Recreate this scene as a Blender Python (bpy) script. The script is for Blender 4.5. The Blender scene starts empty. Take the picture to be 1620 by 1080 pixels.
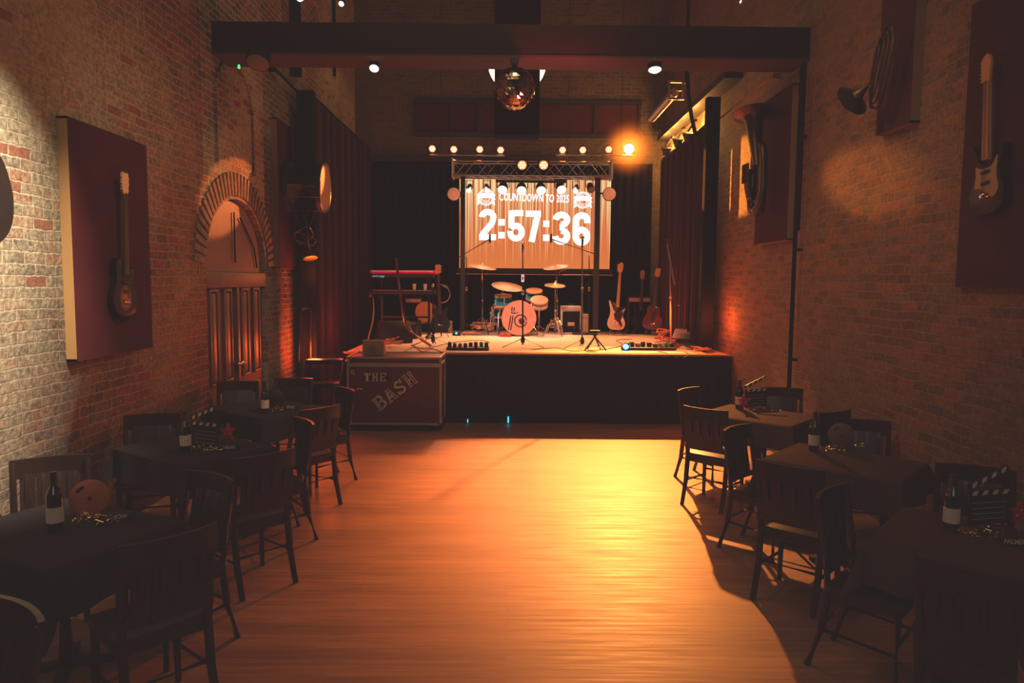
import bpy, bmesh, math, random
from mathutils import Vector, Matrix, Euler
random.seed(7)
sc = bpy.context.scene
COL = sc.collection
R = math.radians
PI = math.pi
H = 2.05
FP = 1150.0
SZ = 1.01            # stage height
# ------------------------------------------------------------------ camera
cam_d = bpy.data.cameras.new('camera')
cam_d.sensor_width = 36.0
cam_d.lens = FP / 1620 * 36
cam_d.clip_start = 0.05
cam = bpy.data.objects.new('camera', cam_d)
COL.objects.link(cam)
cam_m = Matrix.Rotation(R(-0.25), 3, 'Z') @ Matrix.Rotation(R(90 - 4.87), 3, 'X') @ Matrix.Rotation(R(0.5), 3, 'Z')
cam.matrix_world = Matrix.Translation((0, 0, H)) @ cam_m.to_4x4()
sc.camera = cam
def ray(px, py):
    return cam_m @ Vector(((px - 810) / FP, -(py - 540) / FP, -1))
def P(px, py, Y):
    d = ray(px, py); return Vector((0, 0, H)) + d * (Y / d.y)
def PX(px, py, X):
    d = ray(px, py); return Vector((0, 0, H)) + d * (X / d.x)
def PZ(px, py, Z):
    d = ray(px, py); return Vector((0, 0, H)) + d * ((Z - H) / d.z)

# ------------------------------------------------------------------ materials
def nt(name):
    m = bpy.data.materials.new(name); m.use_nodes = True
    t = m.node_tree; t.nodes.clear()
    out = t.nodes.new('ShaderNodeOutputMaterial')
    b = t.nodes.new('ShaderNodeBsdfPrincipled')
    t.links.new(b.outputs[0], out.inputs[0])
    return m, t, b, out
def N(t, typ, **kw):
    n = t.nodes.new(typ)
    for k, v in kw.items():
        if k[0] == '_': setattr(n, k[1:], v)
        else: n.inputs[k.replace('__', ' ')].default_value = v
    return n
def mix(t, f, a, b, mode='MIX'):
    n = t.nodes.new('ShaderNodeMix'); n.data_type = 'RGBA'; n.blend_type = mode
    for s, v in ((0, f), (6, a), (7, b)):
        if hasattr(v, 'is_output'): t.links.new(v, n.inputs[s])
        elif v is not None:
            n.inputs[s].default_value = v if s == 0 else (*v[:3], 1)
    return n.outputs[2]
def math_(t, op, a, b=0.0, clamp=False):
    n = t.nodes.new('ShaderNodeMath'); n.operation = op; n.use_clamp = clamp
    for s, v in ((0, a), (1, b)):
        if hasattr(v, 'is_output'): t.links.new(v, n.inputs[s])
        else: n.inputs[s].default_value = v
    return n.outputs[0]
def ramp(t, f, stops):
    n = t.nodes.new('ShaderNodeValToRGB')
    t.links.new(f, n.inputs[0])
    e = n.color_ramp.elements
    while len(e) < len(stops): e.new(0.5)
    for k, (p, c) in enumerate(stops):
        e[k].position = p; e[k].color = (*c[:3], 1) if hasattr(c, '__len__') else (c, c, c, 1)
    return n.outputs[0]
def coords(t, scale=(1, 1, 1), rot=(0, 0, 0), kind='Object'):
    c = t.nodes.new('ShaderNodeTexCoord')
    mp = t.nodes.new('ShaderNodeMapping')
    mp.inputs['Scale'].default_value = scale; mp.inputs['Rotation'].default_value = rot
    t.links.new(c.outputs[kind], mp.inputs[0]); return mp.outputs[0]
def mk(name, col, rough=.6, metal=0., var=.25, scale=9., bump=0., em=None, es=0., coat=0., stretch=(1, 1, 1)):
    m, t, b, out = nt(name)
    v = coords(t, stretch)
    n = N(t, 'ShaderNodeTexNoise', Scale=scale, Detail=4.)
    t.links.new(v, n.inputs['Vector'])
    c = mix(t, n.outputs[0], [x * (1 - var) for x in col], [min(1, x * (1 + var)) for x in col])
    t.links.new(c, b.inputs['Base Color'])
    b.inputs['Roughness'].default_value = rough; b.inputs['Metallic'].default_value = metal
    b.inputs['Coat Weight'].default_value = coat
    b.inputs['Specular IOR Level'].default_value = .06 if rough >= .8 else .35
    if bump:
        bp = N(t, 'ShaderNodeBump', Strength=bump, Distance=.01)
        n2 = N(t, 'ShaderNodeTexNoise', Scale=scale * 6, Detail=3.)
        t.links.new(v, n2.inputs['Vector']); t.links.new(n2.outputs[0], bp.inputs['Height'])
        t.links.new(bp.outputs[0], b.inputs['Normal'])
    if em:
        b.inputs['Emission Color'].default_value = (*em, 1); b.inputs['Emission Strength'].default_value = es
    return m
def brick(name, axes, cols, mortar, patch, patch_amt, seed, plaster=False):
    """axes: which object axes run along the courses and up"""
    m, t, b, out = nt(name)
    c = t.nodes.new('ShaderNodeTexCoord'); s = t.nodes.new('ShaderNodeSeparateXYZ')
    t.links.new(c.outputs['Object'], s.inputs[0])
    wob = N(t, 'ShaderNodeTexNoise', Scale=2.2, Detail=3.); t.links.new(c.outputs['Object'], wob.inputs['Vector'])
    w1 = math_(t, 'MULTIPLY', math_(t, 'SUBTRACT', wob.outputs[0], .5), .05)
    wf = N(t, 'ShaderNodeTexNoise', Scale=17., Detail=3.); t.links.new(c.outputs['Object'], wf.inputs['Vector'])
    w2 = math_(t, 'MULTIPLY', math_(t, 'SUBTRACT', wf.outputs[0], .5), .022)
    cb = t.nodes.new('ShaderNodeCombineXYZ')
    t.links.new(math_(t, 'ADD', s.outputs[axes[0]], w2), cb.inputs[0])
    t.links.new(math_(t, 'ADD', math_(t, 'ADD', s.outputs[axes[1]], w1), w2), cb.inputs[1])
    bt = N(t, 'ShaderNodeTexBrick', Scale=1., Brick__Width=.215, Row__Height=.076, Mortar__Size=.0075, Mortar__Smooth=.35, Bias=0.)
    bt.offset = .5; bt.inputs['Color1'].default_value = (0, 0, 0, 1); bt.inputs['Color2'].default_value = (1, 1, 1, 1)
    bt.inputs['Mortar'].default_value = (.5, .5, .5, 1)
    t.links.new(cb.outputs[0], bt.inputs['Vector'])
    # a different random per brick
    k = len(cols)
    br = ramp(t, bt.outputs['Color'], [(i / k, cc) for i, cc in enumerate(cols)])
    t.nodes[-1].color_ramp.interpolation = 'CONSTANT'
    # large drift of wash
    big = N(t, 'ShaderNodeTexNoise', Scale=.75, Detail=5., Roughness=.65); big.noise_dimensions = '4D'; big.inputs['W'].default_value = seed
    t.links.new(c.outputs['Object'], big.inputs['Vector'])
    fine = N(t, 'ShaderNodeTexNoise', Scale=26., Detail=5., Roughness=.7); t.links.new(c.outputs['Object'], fine.inputs['Vector'])
    col = mix(t, bt.outputs['Fac'], br, mortar)
    pm = math_(t, 'ADD', math_(t, 'MULTIPLY', big.outputs[0], .75), math_(t, 'MULTIPLY', fine.outputs[0], .35))
    if plaster:
        ex = math_(t, 'MULTIPLY', math_(t, 'MULTIPLY', math_(t, 'SUBTRACT', 6.2, s.outputs[1]), .45, True), math_(t, 'MULTIPLY', math_(t, 'SUBTRACT', s.outputs[2], 1.75), 1.4, True))
        pm = math_(t, 'ADD', pm, math_(t, 'MULTIPLY', ex, .20))
    pf = ramp(t, pm, [(.50 - patch_amt, 0.), (.66 - patch_amt, 1.)])
    keep = math_(t, 'SUBTRACT', 1., math_(t, 'MULTIPLY', math_(t, 'GREATER_THAN', bt.outputs['Color'], .93), math_(t, 'SUBTRACT', 1., bt.outputs['Fac'])))
    col = mix(t, math_(t, 'MULTIPLY', math_(t, 'MULTIPLY', pf, .8), keep), col, patch)
    shade = ramp(t, fine.outputs[0], [(.3, .55), (.72, 1.25)])
    col = mix(t, 1., col, shade, 'MULTIPLY')
    t.links.new(col, b.inputs['Base Color']); b.inputs['Roughness'].default_value = .88
    h = math_(t, 'ADD', math_(t, 'MULTIPLY', math_(t, 'SUBTRACT', 1., bt.outputs['Fac']), 1.), math_(t, 'MULTIPLY', fine.outputs[0], .9))
    bp = N(t, 'ShaderNodeBump', Strength=.9, Distance=.014)
    t.links.new(h, bp.inputs['Height']); t.links.new(bp.outputs[0], b.inputs['Normal'])
    return m
M = {}
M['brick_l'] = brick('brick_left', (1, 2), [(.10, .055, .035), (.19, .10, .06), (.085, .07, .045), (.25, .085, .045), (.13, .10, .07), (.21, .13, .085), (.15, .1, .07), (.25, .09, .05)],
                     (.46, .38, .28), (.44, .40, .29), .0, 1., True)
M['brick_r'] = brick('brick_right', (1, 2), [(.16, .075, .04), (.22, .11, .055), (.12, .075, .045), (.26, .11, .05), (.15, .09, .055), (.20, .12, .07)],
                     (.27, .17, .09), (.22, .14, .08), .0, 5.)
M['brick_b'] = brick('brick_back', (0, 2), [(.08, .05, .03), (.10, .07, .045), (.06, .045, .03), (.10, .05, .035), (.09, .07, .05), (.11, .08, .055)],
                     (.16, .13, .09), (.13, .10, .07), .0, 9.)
def arch_brick():
    m, t, b, out = nt('arch_bricks')
    v = coords(t)
    n = N(t, 'ShaderNodeTexNoise', Scale=14., Detail=4.); t.links.new(v, n.inputs['Vector'])
    c = ramp(t, n.outputs[0], [(.3, (.08, .042, .025)), (.5, (.15, .08, .045)), (.7, (.22, .14, .08))])
    t.links.new(c, b.inputs['Base Color']); b.inputs['Roughness'].default_value = .85
    return m
M['arch'] = arch_brick()
def floor_mat():
    m, t, b, out = nt('old_floor_boards')
    v = coords(t)
    bt = N(t, 'ShaderNodeTexBrick', Scale=1., Brick__Width=2.6, Row__Height=.058, Mortar__Size=.0016, Mortar__Smooth=.2, Bias=0.)
    bt.offset = .37; bt.inputs['Color1'].default_value = (0, 0, 0, 1); bt.inputs['Color2'].default_value = (1, 1, 1, 1)
    bt.inputs['Mortar'].default_value = (.3, .3, .3, 1); t.links.new(v, bt.inputs['Vector'])
    v2 = coords(t, (.8, 14, 1)); g = N(t, 'ShaderNodeTexNoise', Scale=2.2, Detail=6., Roughness=.62); t.links.new(v2, g.inputs['Vector'])
    v3 = coords(t, (.5, 2.2, 1)); w = N(t, 'ShaderNodeTexNoise', Scale=1.4, Detail=5.); t.links.new(v3, w.inputs['Vector'])
    base = mix(t, bt.outputs['Color'], (.33, .15, .07), (.42, .20, .095))
    gr = ramp(t, g.outputs[0], [(.28, .62), (.5, .95), (.75, 1.2)])
    wr = ramp(t, w.outputs[0], [(.3, .72), (.6, 1.08)])
    col = mix(t, 1., mix(t, 1., base, gr, 'MULTIPLY'), wr, 'MULTIPLY')
    col = mix(t, math_(t, 'MULTIPLY', bt.outputs['Fac'], .45), col, (.12, .07, .04))
    t.links.new(col, b.inputs['Base Color'])
    rr = ramp(t, g.outputs[0], [(.3, .42), (.7, .6)]); t.links.new(rr, b.inputs['Roughness'])
    b.inputs['Specular IOR Level'].default_value = .35
    bp = N(t, 'ShaderNodeBump', Strength=.25, Distance=.003)
    t.links.new(math_(t, 'SUBTRACT', g.outputs[0], bt.outputs['Fac']), bp.inputs['Height']); t.links.new(bp.outputs[0], b.inputs['Normal'])
    return m
M['floor'] = floor_mat()
def velvet(name, col, col2):
    m, t, b, out = nt(name)
    v = coords(t, (1, 1, .05)); n = N(t, 'ShaderNodeTexNoise', Scale=30., Detail=3.); t.links.new(v, n.inputs['Vector'])
    t.links.new(mix(t, n.outputs[0], col, col2), b.inputs['Base Color'])
    b.inputs['Roughness'].default_value = .85; b.inputs['Sheen Weight'].default_value = .25; b.inputs['Sheen Tint'].default_value = (.8, .1, .08, 1)
    return m
M['velvet'] = velvet('dark_red_velvet', (.008, .0015, .002), (.045, .003, .004))
M['blackdrape'] = mk('black_drape', (.007, .005, .005), .98)
M['skirt'] = mk('stage_skirt_cloth', (.022, .02, .024), .9, bump=.2, scale=40)
M['burg'] = mk('burgundy_felt', (.05, .009, .012), .9, var=.35, scale=3.5)
M['burg2'] = mk('dusky_burgundy_felt', (.06, .018, .018), .9, var=.35, scale=3.5)
M['birch'] = mk('pale_birch_edge', (.46, .27, .11), .6, var=.15, scale=6, stretch=(1, 1, .2))
M['oak'] = mk('dull_wood_edge', (.26, .16, .08), .65, scale=6, stretch=(1, 1, .2))
M['chair'] = mk('dark_chair_wood', (.020, .0085, .006), .36, var=.3, scale=8, stretch=(1, 1, .3), coat=.1)
M['seat'] = mk('black_vinyl_seat', (.02, .014, .013), .45)
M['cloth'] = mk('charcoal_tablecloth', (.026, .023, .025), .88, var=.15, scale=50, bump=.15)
M['cloth_lit'] = mk('orange_lit_tablecloth', (.062, .036, .026), .88, var=.15, scale=50, bump=.15)  # same dark cloth with the orange light on the right tables painted in
M['black'] = mk('black_plastic', (.015, .014, .015), .5)
M['blackm'] = mk('black_metal', (.02, .018, .018), .4, .6)
M['steel'] = mk('brushed_steel', (.55, .5, .46), .3, 1.)
M['chrome'] = mk('chrome_metal', (.75, .7, .66), .15, 1.)
M['alu'] = mk('aluminium_edge', (.40, .36, .30), .45, .7)
M['truss'] = mk('truss_aluminium', (.55, .48, .42), .4, .6)
M['beam'] = mk('painted_beam_wood', (.024, .014, .011), .8, var=.3, scale=5, stretch=(.2, 1, 1))
M['beamred'] = mk('beam_underside_maroon', (.055, .02, .024), .7)
M['ceil'] = mk('dark_ceiling_boards', (.035, .025, .02), .9)
M['case'] = mk('maroon_road_case_laminate', (.10, .02, .022), .55, var=.3, scale=5)
M['paint'] = mk('cream_stencil_paint', (.62, .56, .44), .7, var=.2, scale=30)
M['paintd'] = mk('dark_stencil_ground', (.028, .01, .01), .7)  # dark ground painted behind the stencil lettering
M['rug'] = mk('cream_stage_mat', (.62, .47, .36), .85, var=.12, scale=5, bump=.2)
M['lip'] = mk('worn_stage_edge', (.4, .24, .14), .6)
M['doorw'] = mk('dark_carved_door_wood', (.10, .04, .022), .5, var=.3, scale=7, stretch=(1, 1, .2))
M['doorl'] = mk('reddish_door_board', (.13, .045, .026), .55, var=.25, scale=6)
M['brass'] = mk('aged_brass', (.34, .21, .08), .35, 1., var=.3)
M['brassd'] = mk('tarnished_brass', (.12, .085, .05), .4, .9, var=.4)
M['white'] = mk('white_plastic', (.75, .72, .68), .5)
M['cream'] = mk('cream_lacquer', (.72, .58, .46), .35, var=.05, coat=.4)
M['pinkhead'] = mk('pale_drum_head', (.60, .58, .74), .5, var=.04)
M['teal'] = mk('teal_sparkle_drum_shell', (.01, .30, .33), .3, .2, var=.3, scale=90, coat=.6)
M['hoop'] = mk('orange_wood_hoop', (.65, .28, .14), .35)
M['cymbal'] = mk('hammered_bronze', (.85, .58, .28), .28, 1., var=.1)
M['maple'] = mk('maple_neck', (.62, .34, .14), .4, var=.12, stretch=(1, 1, .1))
M['rose'] = mk('rosewood_fingerboard', (.10, .05, .03), .5)
M['pick'] = mk('cream_pickguard', (.40, .28, .12), .6, var=.1)
M['redkey'] = mk('glowing_red_keyboard_shell', (.75, .01, .04), .35, em=(1, .02, .08), es=.12)  # faint red emission painted on; the shell is no lamp
M['redgtr'] = mk('deep_red_lacquer', (.12, .012, .01), .25, coat=.6)
M['tan'] = mk('tan_amp_cloth', (.30, .22, .12), .8, bump=.3)
M['greyc'] = mk('grey_road_case', (.42, .36, .32), .55)
M['bottle'] = mk('dark_green_bottle_glass', (.012, .022, .014), .12, coat=.8)
M['label'] = mk('off_white_paper_label', (.66, .60, .48), .8, var=.2)
M['red'] = mk('red_glitter', (.55, .01, .03), .3, .3, var=.5, scale=200)
M['reel'] = mk('rust_film_reel', (.50, .14, .05), .5, .1)
M['reeld'] = mk('drab_film_reel', (.16, .11, .07), .55, .2)
M['gold'] = mk('gold_tinsel', (.95, .62, .25), .15, 1., var=.4, scale=60)
M['orcable'] = mk('orange_cable', (.45, .16, .07), .5)
M['grey'] = mk('grey_speaker_cone', (.18, .15, .14), .7)
M['drumshell'] = mk('dark_bass_drum_shell', (.025, .028, .026), .5)
M['drumhead'] = mk('amber_calf_drum_head', (.42, .16, .07), .55, var=.2, scale=4)
M['basswood'] = mk('dark_double_bass_varnish', (.010, .006, .005), .9)
M['tubing'] = mk('spiral_foil_duct', (.65, .5, .35), .35, .8)
def emis(name, col, s):
    m, t, b, out = nt(name)
    t.nodes.remove(b); e = N(t, 'ShaderNodeEmission', Strength=s); e.inputs[0].default_value = (*col, 1)
    n = N(t, 'ShaderNodeTexNoise', Scale=30.); t.links.new(coords(t), n.inputs['Vector'])
    t.links.new(mix(t, n.outputs[0], [c * .92 for c in col], col), e.inputs[0])
    t.links.new(e.outputs[0], out.inputs[0]); return m
M['lensw'] = emis('hot_white_led', (1, .72, .5), 3)
M['lenso'] = emis('orange_led_rim', (1, .20, .03), 2.2)
M['lensbig'] = emis('blazing_orange_led', (1, .62, .25), 40)
M['globe'] = emis('warm_white_globe', (1, .82, .5), 3.2)
M['lampw'] = emis('small_white_lamp', (1, .93, .85), 1.6)
M['digit'] = emis('white_screen_text', (.94, .97, 1), 1.5)
M['cyan'] = emis('cyan_led', (.02, .55, 1), 4)
M['bluel'] = emis('blue_led', (.05, .6, 1), 14)
M['green'] = emis('green_led', (.05, 1, .2), 1.5)
M['keytxt'] = emis('glowing_white_print', (.5, .5, .6), .6)  # printed name given its own emission so it stays readable
M['litedisc'] = mk('lit_blinder_glass', (.6, .3, .2), .5, em=(1, .35, .16), es=.28)
def sunburst(name, inner, outer, cx, cz, r0, r1):
    m, t, b, out = nt(name)
    c = t.nodes.new('ShaderNodeTexCoord'); mp = t.nodes.new('ShaderNodeMapping')
    mp.inputs['Location'].default_value = (-cx, 0, -cz); mp.inputs['Scale'].default_value = (1.25, 0, 1)
    t.links.new(c.outputs['Object'], mp.inputs[0])
    l = t.nodes.new('ShaderNodeVectorMath'); l.operation = 'LENGTH'; t.links.new(mp.outputs[0], l.inputs[0])
    f = math_(t, 'DIVIDE', math_(t, 'SUBTRACT', l.outputs['Value'], r0), r1 - r0, True)
    t.links.new(mix(t, f, inner, outer), b.inputs['Base Color'])
    b.inputs['Roughness'].default_value = .45; b.inputs['Specular IOR Level'].default_value = .12; return m
M['burst'] = sunburst('tobacco_sunburst', (.42, .13, .025), (.008, .006, .006), 0, .15, .03, .12)
M['burst2'] = sunburst('red_sunburst', (.10, .025, .01), (.02, .004, .004), 0, .18, .05, .18)
def screen_mat():
    m, t, b, out = nt('glowing_screen_content'); t.nodes.remove(b)
    c = t.nodes.new('ShaderNodeTexCoord'); s = t.nodes.new('ShaderNodeSeparateXYZ'); t.links.new(c.outputs['Object'], s.inputs[0])
    def streak(sx, w):
        cb = t.nodes.new('ShaderNodeCombineXYZ'); t.links.new(math_(t, 'MULTIPLY', s.outputs[0], sx), cb.inputs[0])
        cb.inputs[1].default_value = w
        t.links.new(math_(t, 'MULTIPLY', s.outputs[2], .12), cb.inputs[2])
        n = N(t, 'ShaderNodeTexNoise', Scale=1., Detail=2., Roughness=.8); t.links.new(cb.outputs[0], n.inputs['Vector']); return n.outputs[0]
    a = streak(52, 0); d = streak(15, 4.); g = streak(110, 9.)
    z = math_(t, 'DIVIDE', s.outputs[2], 1.8, True)
    val = math_(t, 'ADD', math_(t, 'MULTIPLY', a, .6), math_(t, 'MULTIPLY', d, .4))
    ln = math_(t, 'MULTIPLY', math_(t, 'SUBTRACT', val, .455), 8.5, True)
    f = math_(t, 'MULTIPLY', math_(t, 'SUBTRACT', z, math_(t, 'SUBTRACT', 1., ln)), 2.2, True)
    f = math_(t, 'MULTIPLY', f, math_(t, 'MULTIPLY', math_(t, 'SUBTRACT', g, .34), 4., True), True)
    f = math_(t, 'MULTIPLY', f, 2.2, True)
    base = mix(t, z, (.74, .19, .05), (.62, .10, .03))
    col = mix(t, f, base, (1., .72, .34))
    lp = N(t, 'ShaderNodeEmission', Strength=1.0); t.links.new(col, lp.inputs[0])
    t.links.new(lp.outputs[0], out.inputs[0]); return m
M['screen'] = screen_mat()
def mirror_mat():
    m, t, b, out = nt('mirror_ball_facets'); b.inputs['Metallic'].default_value = 1.; b.inputs['Roughness'].default_value = .08
    b.inputs['Base Color'].default_value = (.72, .6, .42, 1)
    n = N(t, 'ShaderNodeTexNoise', Scale=40.); t.links.new(coords(t), n.inputs['Vector'])
    t.links.new(mix(t, n.outputs[0], (.5, .4, .26), (.85, .72, .5)), b.inputs['Base Color'])
    return m
M['mirror'] = mirror_mat()
def halo_mat(r, s):
    m = bpy.data.materials.new('painted_lamp_halo'); m.use_nodes = True; t = m.node_tree; t.nodes.clear()
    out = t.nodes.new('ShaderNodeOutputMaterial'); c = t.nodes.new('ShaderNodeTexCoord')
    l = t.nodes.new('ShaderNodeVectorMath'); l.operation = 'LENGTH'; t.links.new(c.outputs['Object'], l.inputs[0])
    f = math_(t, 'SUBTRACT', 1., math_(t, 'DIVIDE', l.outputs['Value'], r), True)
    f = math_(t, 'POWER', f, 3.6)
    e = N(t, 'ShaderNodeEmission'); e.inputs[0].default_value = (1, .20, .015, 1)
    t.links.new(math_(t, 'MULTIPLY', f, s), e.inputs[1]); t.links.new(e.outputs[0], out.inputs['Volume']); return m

# ------------------------------------------------------------------ mesh builder
def frame_of(d):
    d = Vector(d).normalized(); up = Vector((0, 0, 1)) if abs(d.z) < .95 else Vector((0, 1, 0))
    x = d.cross(up).normalized(); y = x.cross(d).normalized(); return x, y
class MB:
    def __init__(s): s.bm = bmesh.new()
    def _m(s, loc, rot):
        if rot is None: return Matrix.Translation(loc)
        if isinstance(rot, Matrix): return Matrix.Translation(loc) @ rot.to_4x4()
        return Matrix.Translation(loc) @ Euler([R(a) for a in rot]).to_matrix().to_4x4()
    def box(s, loc, size, rot=None, bev=0.):
        r = bmesh.ops.create_cube(s.bm, size=1.)
        vs = r['verts']; m = s._m(Vector(loc), rot)
        for v in vs: v.co = m @ Vector((v.co.x * size[0], v.co.y * size[1], v.co.z * size[2]))
        if bev:
            es = list({e for v in vs for e in v.link_edges})
            bmesh.ops.bevel(s.bm, geom=es, offset=bev, segments=2, affect='EDGES', profile=.6)
        return s
    def bar(s, a, b, w, h=None):
        a, b = Vector(a), Vector(b); d = b - a; x, y = frame_of(d)
        m = Matrix((x, y, d.normalized())).transposed()
        return s.box((a + b) / 2, (w, h or w, d.length), m)
    def tube(s, pts, r, seg=8, caps=True, closed=False):
        pts = [Vector(p) for p in pts]; n = len(pts)
        rs = r if isinstance(r, (list, tuple)) else [r] * n
        rings = []; px = None
        for i, p in enumerate(pts):
            if closed: d = pts[(i + 1) % n] - pts[i - 1]
            else: d = pts[min(i + 1, n - 1)] - pts[max(i - 1, 0)]
            if d.length < 1e-9: d = Vector((0, 0, 1))
            d.normalize()
            if px is None: x, y = frame_of(d)
            else:
                x = px - d * px.dot(d)
                if x.length < 1e-6: x = frame_of(d)[0]
                x.normalize(); y = d.cross(x)
            px = x
            rings.append([s.bm.verts.new(p + (x * math.cos(2 * PI * k / seg) + y * math.sin(2 * PI * k / seg)) * rs[i]) for k in range(seg)])
        for i in range(n if closed else n - 1):
            a, b = rings[i], rings[(i + 1) % n]
            for k in range(seg): s.bm.faces.new((a[k], a[(k + 1) % seg], b[(k + 1) % seg], b[k]))
        if caps and not closed:
            s.bm.faces.new(rings[0][::-1]); s.bm.faces.new(rings[-1])
        return s
    def lathe(s, prof, loc=(0, 0, 0), axis=(0, 0, 1), seg=24):
        x, y = frame_of(axis); d = Vector(axis).normalized(); loc = Vector(loc); rings = []
        for r, h in prof:
            rings.append([s.bm.verts.new(loc + d * h + (x * math.cos(2 * PI * k / seg) + y * math.sin(2 * PI * k / seg)) * max(r, 1e-4)) for k in range(seg)])
        for a, b in zip(rings, rings[1:]):
            for k in range(seg): s.bm.faces.new((a[k], a[(k + 1) % seg], b[(k + 1) % seg], b[k]))
        s.bm.faces.new(rings[0][::-1]); s.bm.faces.new(rings[-1]); return s
    def cyl(s, a, b, r, seg=16, r2=None):
        return s.tube([a, b], [r, r if r2 is None else r2], seg)
    def prism(s, poly, y0, y1, m=None, bev=0.):
        """outline in x,z; thickness along y"""
        m = m or Matrix.Identity(4)
        a = [s.bm.verts.new(m @ Vector((p[0], y0, p[1]))) for p in poly]
        b = [s.bm.verts.new(m @ Vector((p[0], y1, p[1]))) for p in poly]
        fa = s.bm.faces.new(a); fb = s.bm.faces.new(b[::-1]); n = len(poly)
        for i in range(n): s.bm.faces.new((a[i], b[i], b[(i + 1) % n], a[(i + 1) % n]))
        if bev:
            es = list(fa.edges) + list(fb.edges)
            bmesh.ops.bevel(s.bm, geom=es, offset=bev, segments=2, affect='EDGES', profile=.5)
        return s
    def sphere(s, loc, r, u=16, v=10, sc_=(1, 1, 1)):
        q = bmesh.ops.create_uvsphere(s.bm, u_segments=u, v_segments=v, radius=r)
        for w in q['verts']: w.co = Vector(loc) + Vector((w.co.x * sc_[0], w.co.y * sc_[1], w.co.z * sc_[2]))
        return s
    def torus(s, loc, R0, r, axis=(0, 1, 0), seg=32, rs=8, sx=1., sy=1.):
        x, y = frame_of(axis); loc = Vector(loc)
        return s.tube([loc + x * math.cos(2 * PI * k / seg) * R0 * sx + y * math.sin(2 * PI * k / seg) * R0 * sy for k in range(seg)], r, rs, closed=True)
def part(name, mb, mat, parent=None, smooth=None):
    bmesh.ops.recalc_face_normals(mb.bm, faces=mb.bm.faces)
    me = bpy.data.meshes.new(name); mb.bm.to_mesh(me); mb.bm.free()
    me.materials.append(M[mat] if isinstance(mat, str) else mat)
    try:
        me.shade_smooth(); me.set_sharp_from_angle(angle=R(38))
    except Exception: pass
    o = bpy.data.objects.new(name, me); COL.objects.link(o)
    if parent is not None: o.parent = parent
    return o
def root(name, label, cat, loc=(0, 0, 0), rz=0., group=None):
    o = bpy.data.objects.new(name, None); COL.objects.link(o); o.empty_display_size = .1
    o.location = loc; o.rotation_euler = (0, 0, R(rz)); o['label'] = label; o['category'] = cat
    if group: o['group'] = group
    return o
def tag(o, label, cat, group=None, kind=None):
    o['label'] = label; o['category'] = cat
    if group: o['group'] = group
    if kind: o['kind'] = kind
    return o
def struct(name, mb, mat, parent=None):
    o = part(name, mb, mat, parent)
    if parent is None: o['kind'] = 'structure'
    return o
KIDS = {}
def dup(src, loc=None, rz=None, label=None, group=None):
    def kids(o): return [c for c in COL.objects if c.parent == o]
    r = src.copy(); COL.objects.link(r)
    if loc is not None: r.location = loc
    if rz is not None: r.rotation_euler = (src.rotation_euler.x, src.rotation_euler.y, R(rz))
    if label: r['label'] = label
    if group: r['group'] = group
    for c in kids(src):
        d = c.copy(); COL.objects.link(d); d.parent = r
        for g in kids(c):
            e = g.copy(); COL.objects.link(e); e.parent = d
    return r
def cat_rom(pts, n=6, closed=True):
    out = []; k = len(pts)
    rng = range(k) if closed else range(k - 1)
    for i in rng:
        p = [Vector(pts[(i + j) % k] if closed else pts[min(max(i + j, 0), k - 1)]) for j in (-1, 0, 1, 2)]
        for q in range(n):
            u = q / n
            out.append(.5 * ((2 * p[1]) + (-p[0] + p[2]) * u + (2 * p[0] - 5 * p[1] + 4 * p[2] - p[3]) * u * u + (-p[0] + 3 * p[1] - 3 * p[2] + p[3]) * u ** 3))
    if not closed: out.append(Vector(pts[-1]))
    return out
def text_mb(txt, size, off=0., ext=.001, m=None, sx=1., sp=1.):
    cu = bpy.data.curves.new('t', 'FONT'); cu.body = txt; cu.size = size; cu.offset = off; cu.extrude = ext
    cu.align_x = 'CENTER'; cu.align_y = 'CENTER'; cu.space_character = sp; cu.resolution_u = 4
    o = bpy.data.objects.new('t', cu); COL.objects.link(o)
    dg = bpy.context.evaluated_depsgraph_get(); dg.update()
    me = bpy.data.meshes.new_from_object(o.evaluated_get(dg)); bpy.data.objects.remove(o); bpy.data.curves.remove(cu)
    mb = MB(); mb.bm.from_mesh(me); bpy.data.meshes.remove(me)
    # text lies in xy: stand it up in xz facing -y
    k = (m or Matrix.Identity(4)) @ Matrix.Rotation(R(90), 4, 'X') @ Matrix.Diagonal((sx, 1, 1, 1))
    for v in mb.bm.verts: v.co = k @ v.co
    return mb

# ------------------------------------------------------------------ setting
XL, XR, YB, YF, ZC = -3.2, 3.2, 15.3, -2.5, 9.0
struct('floor', MB().box((0, (YB + YF) / 2, -.05), (XR - XL + .6, YB - YF + .4, .1)), 'floor')
struct('ceiling', MB().box((0, (YB + YF) / 2, ZC + .1), (XR - XL + .6, YB - YF + .4, .2)), 'ceil')
struct('wall_right', MB().box((XR + .15, (YB + YF) / 2, ZC / 2), (.3, YB - YF + .4, ZC)), 'brick_r')
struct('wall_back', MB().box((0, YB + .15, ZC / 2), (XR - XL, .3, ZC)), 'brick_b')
struct('wall_front', MB().box((0, YF - .15, ZC / 2), (XR - XL, .3, ZC)), 'brick_b')
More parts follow.
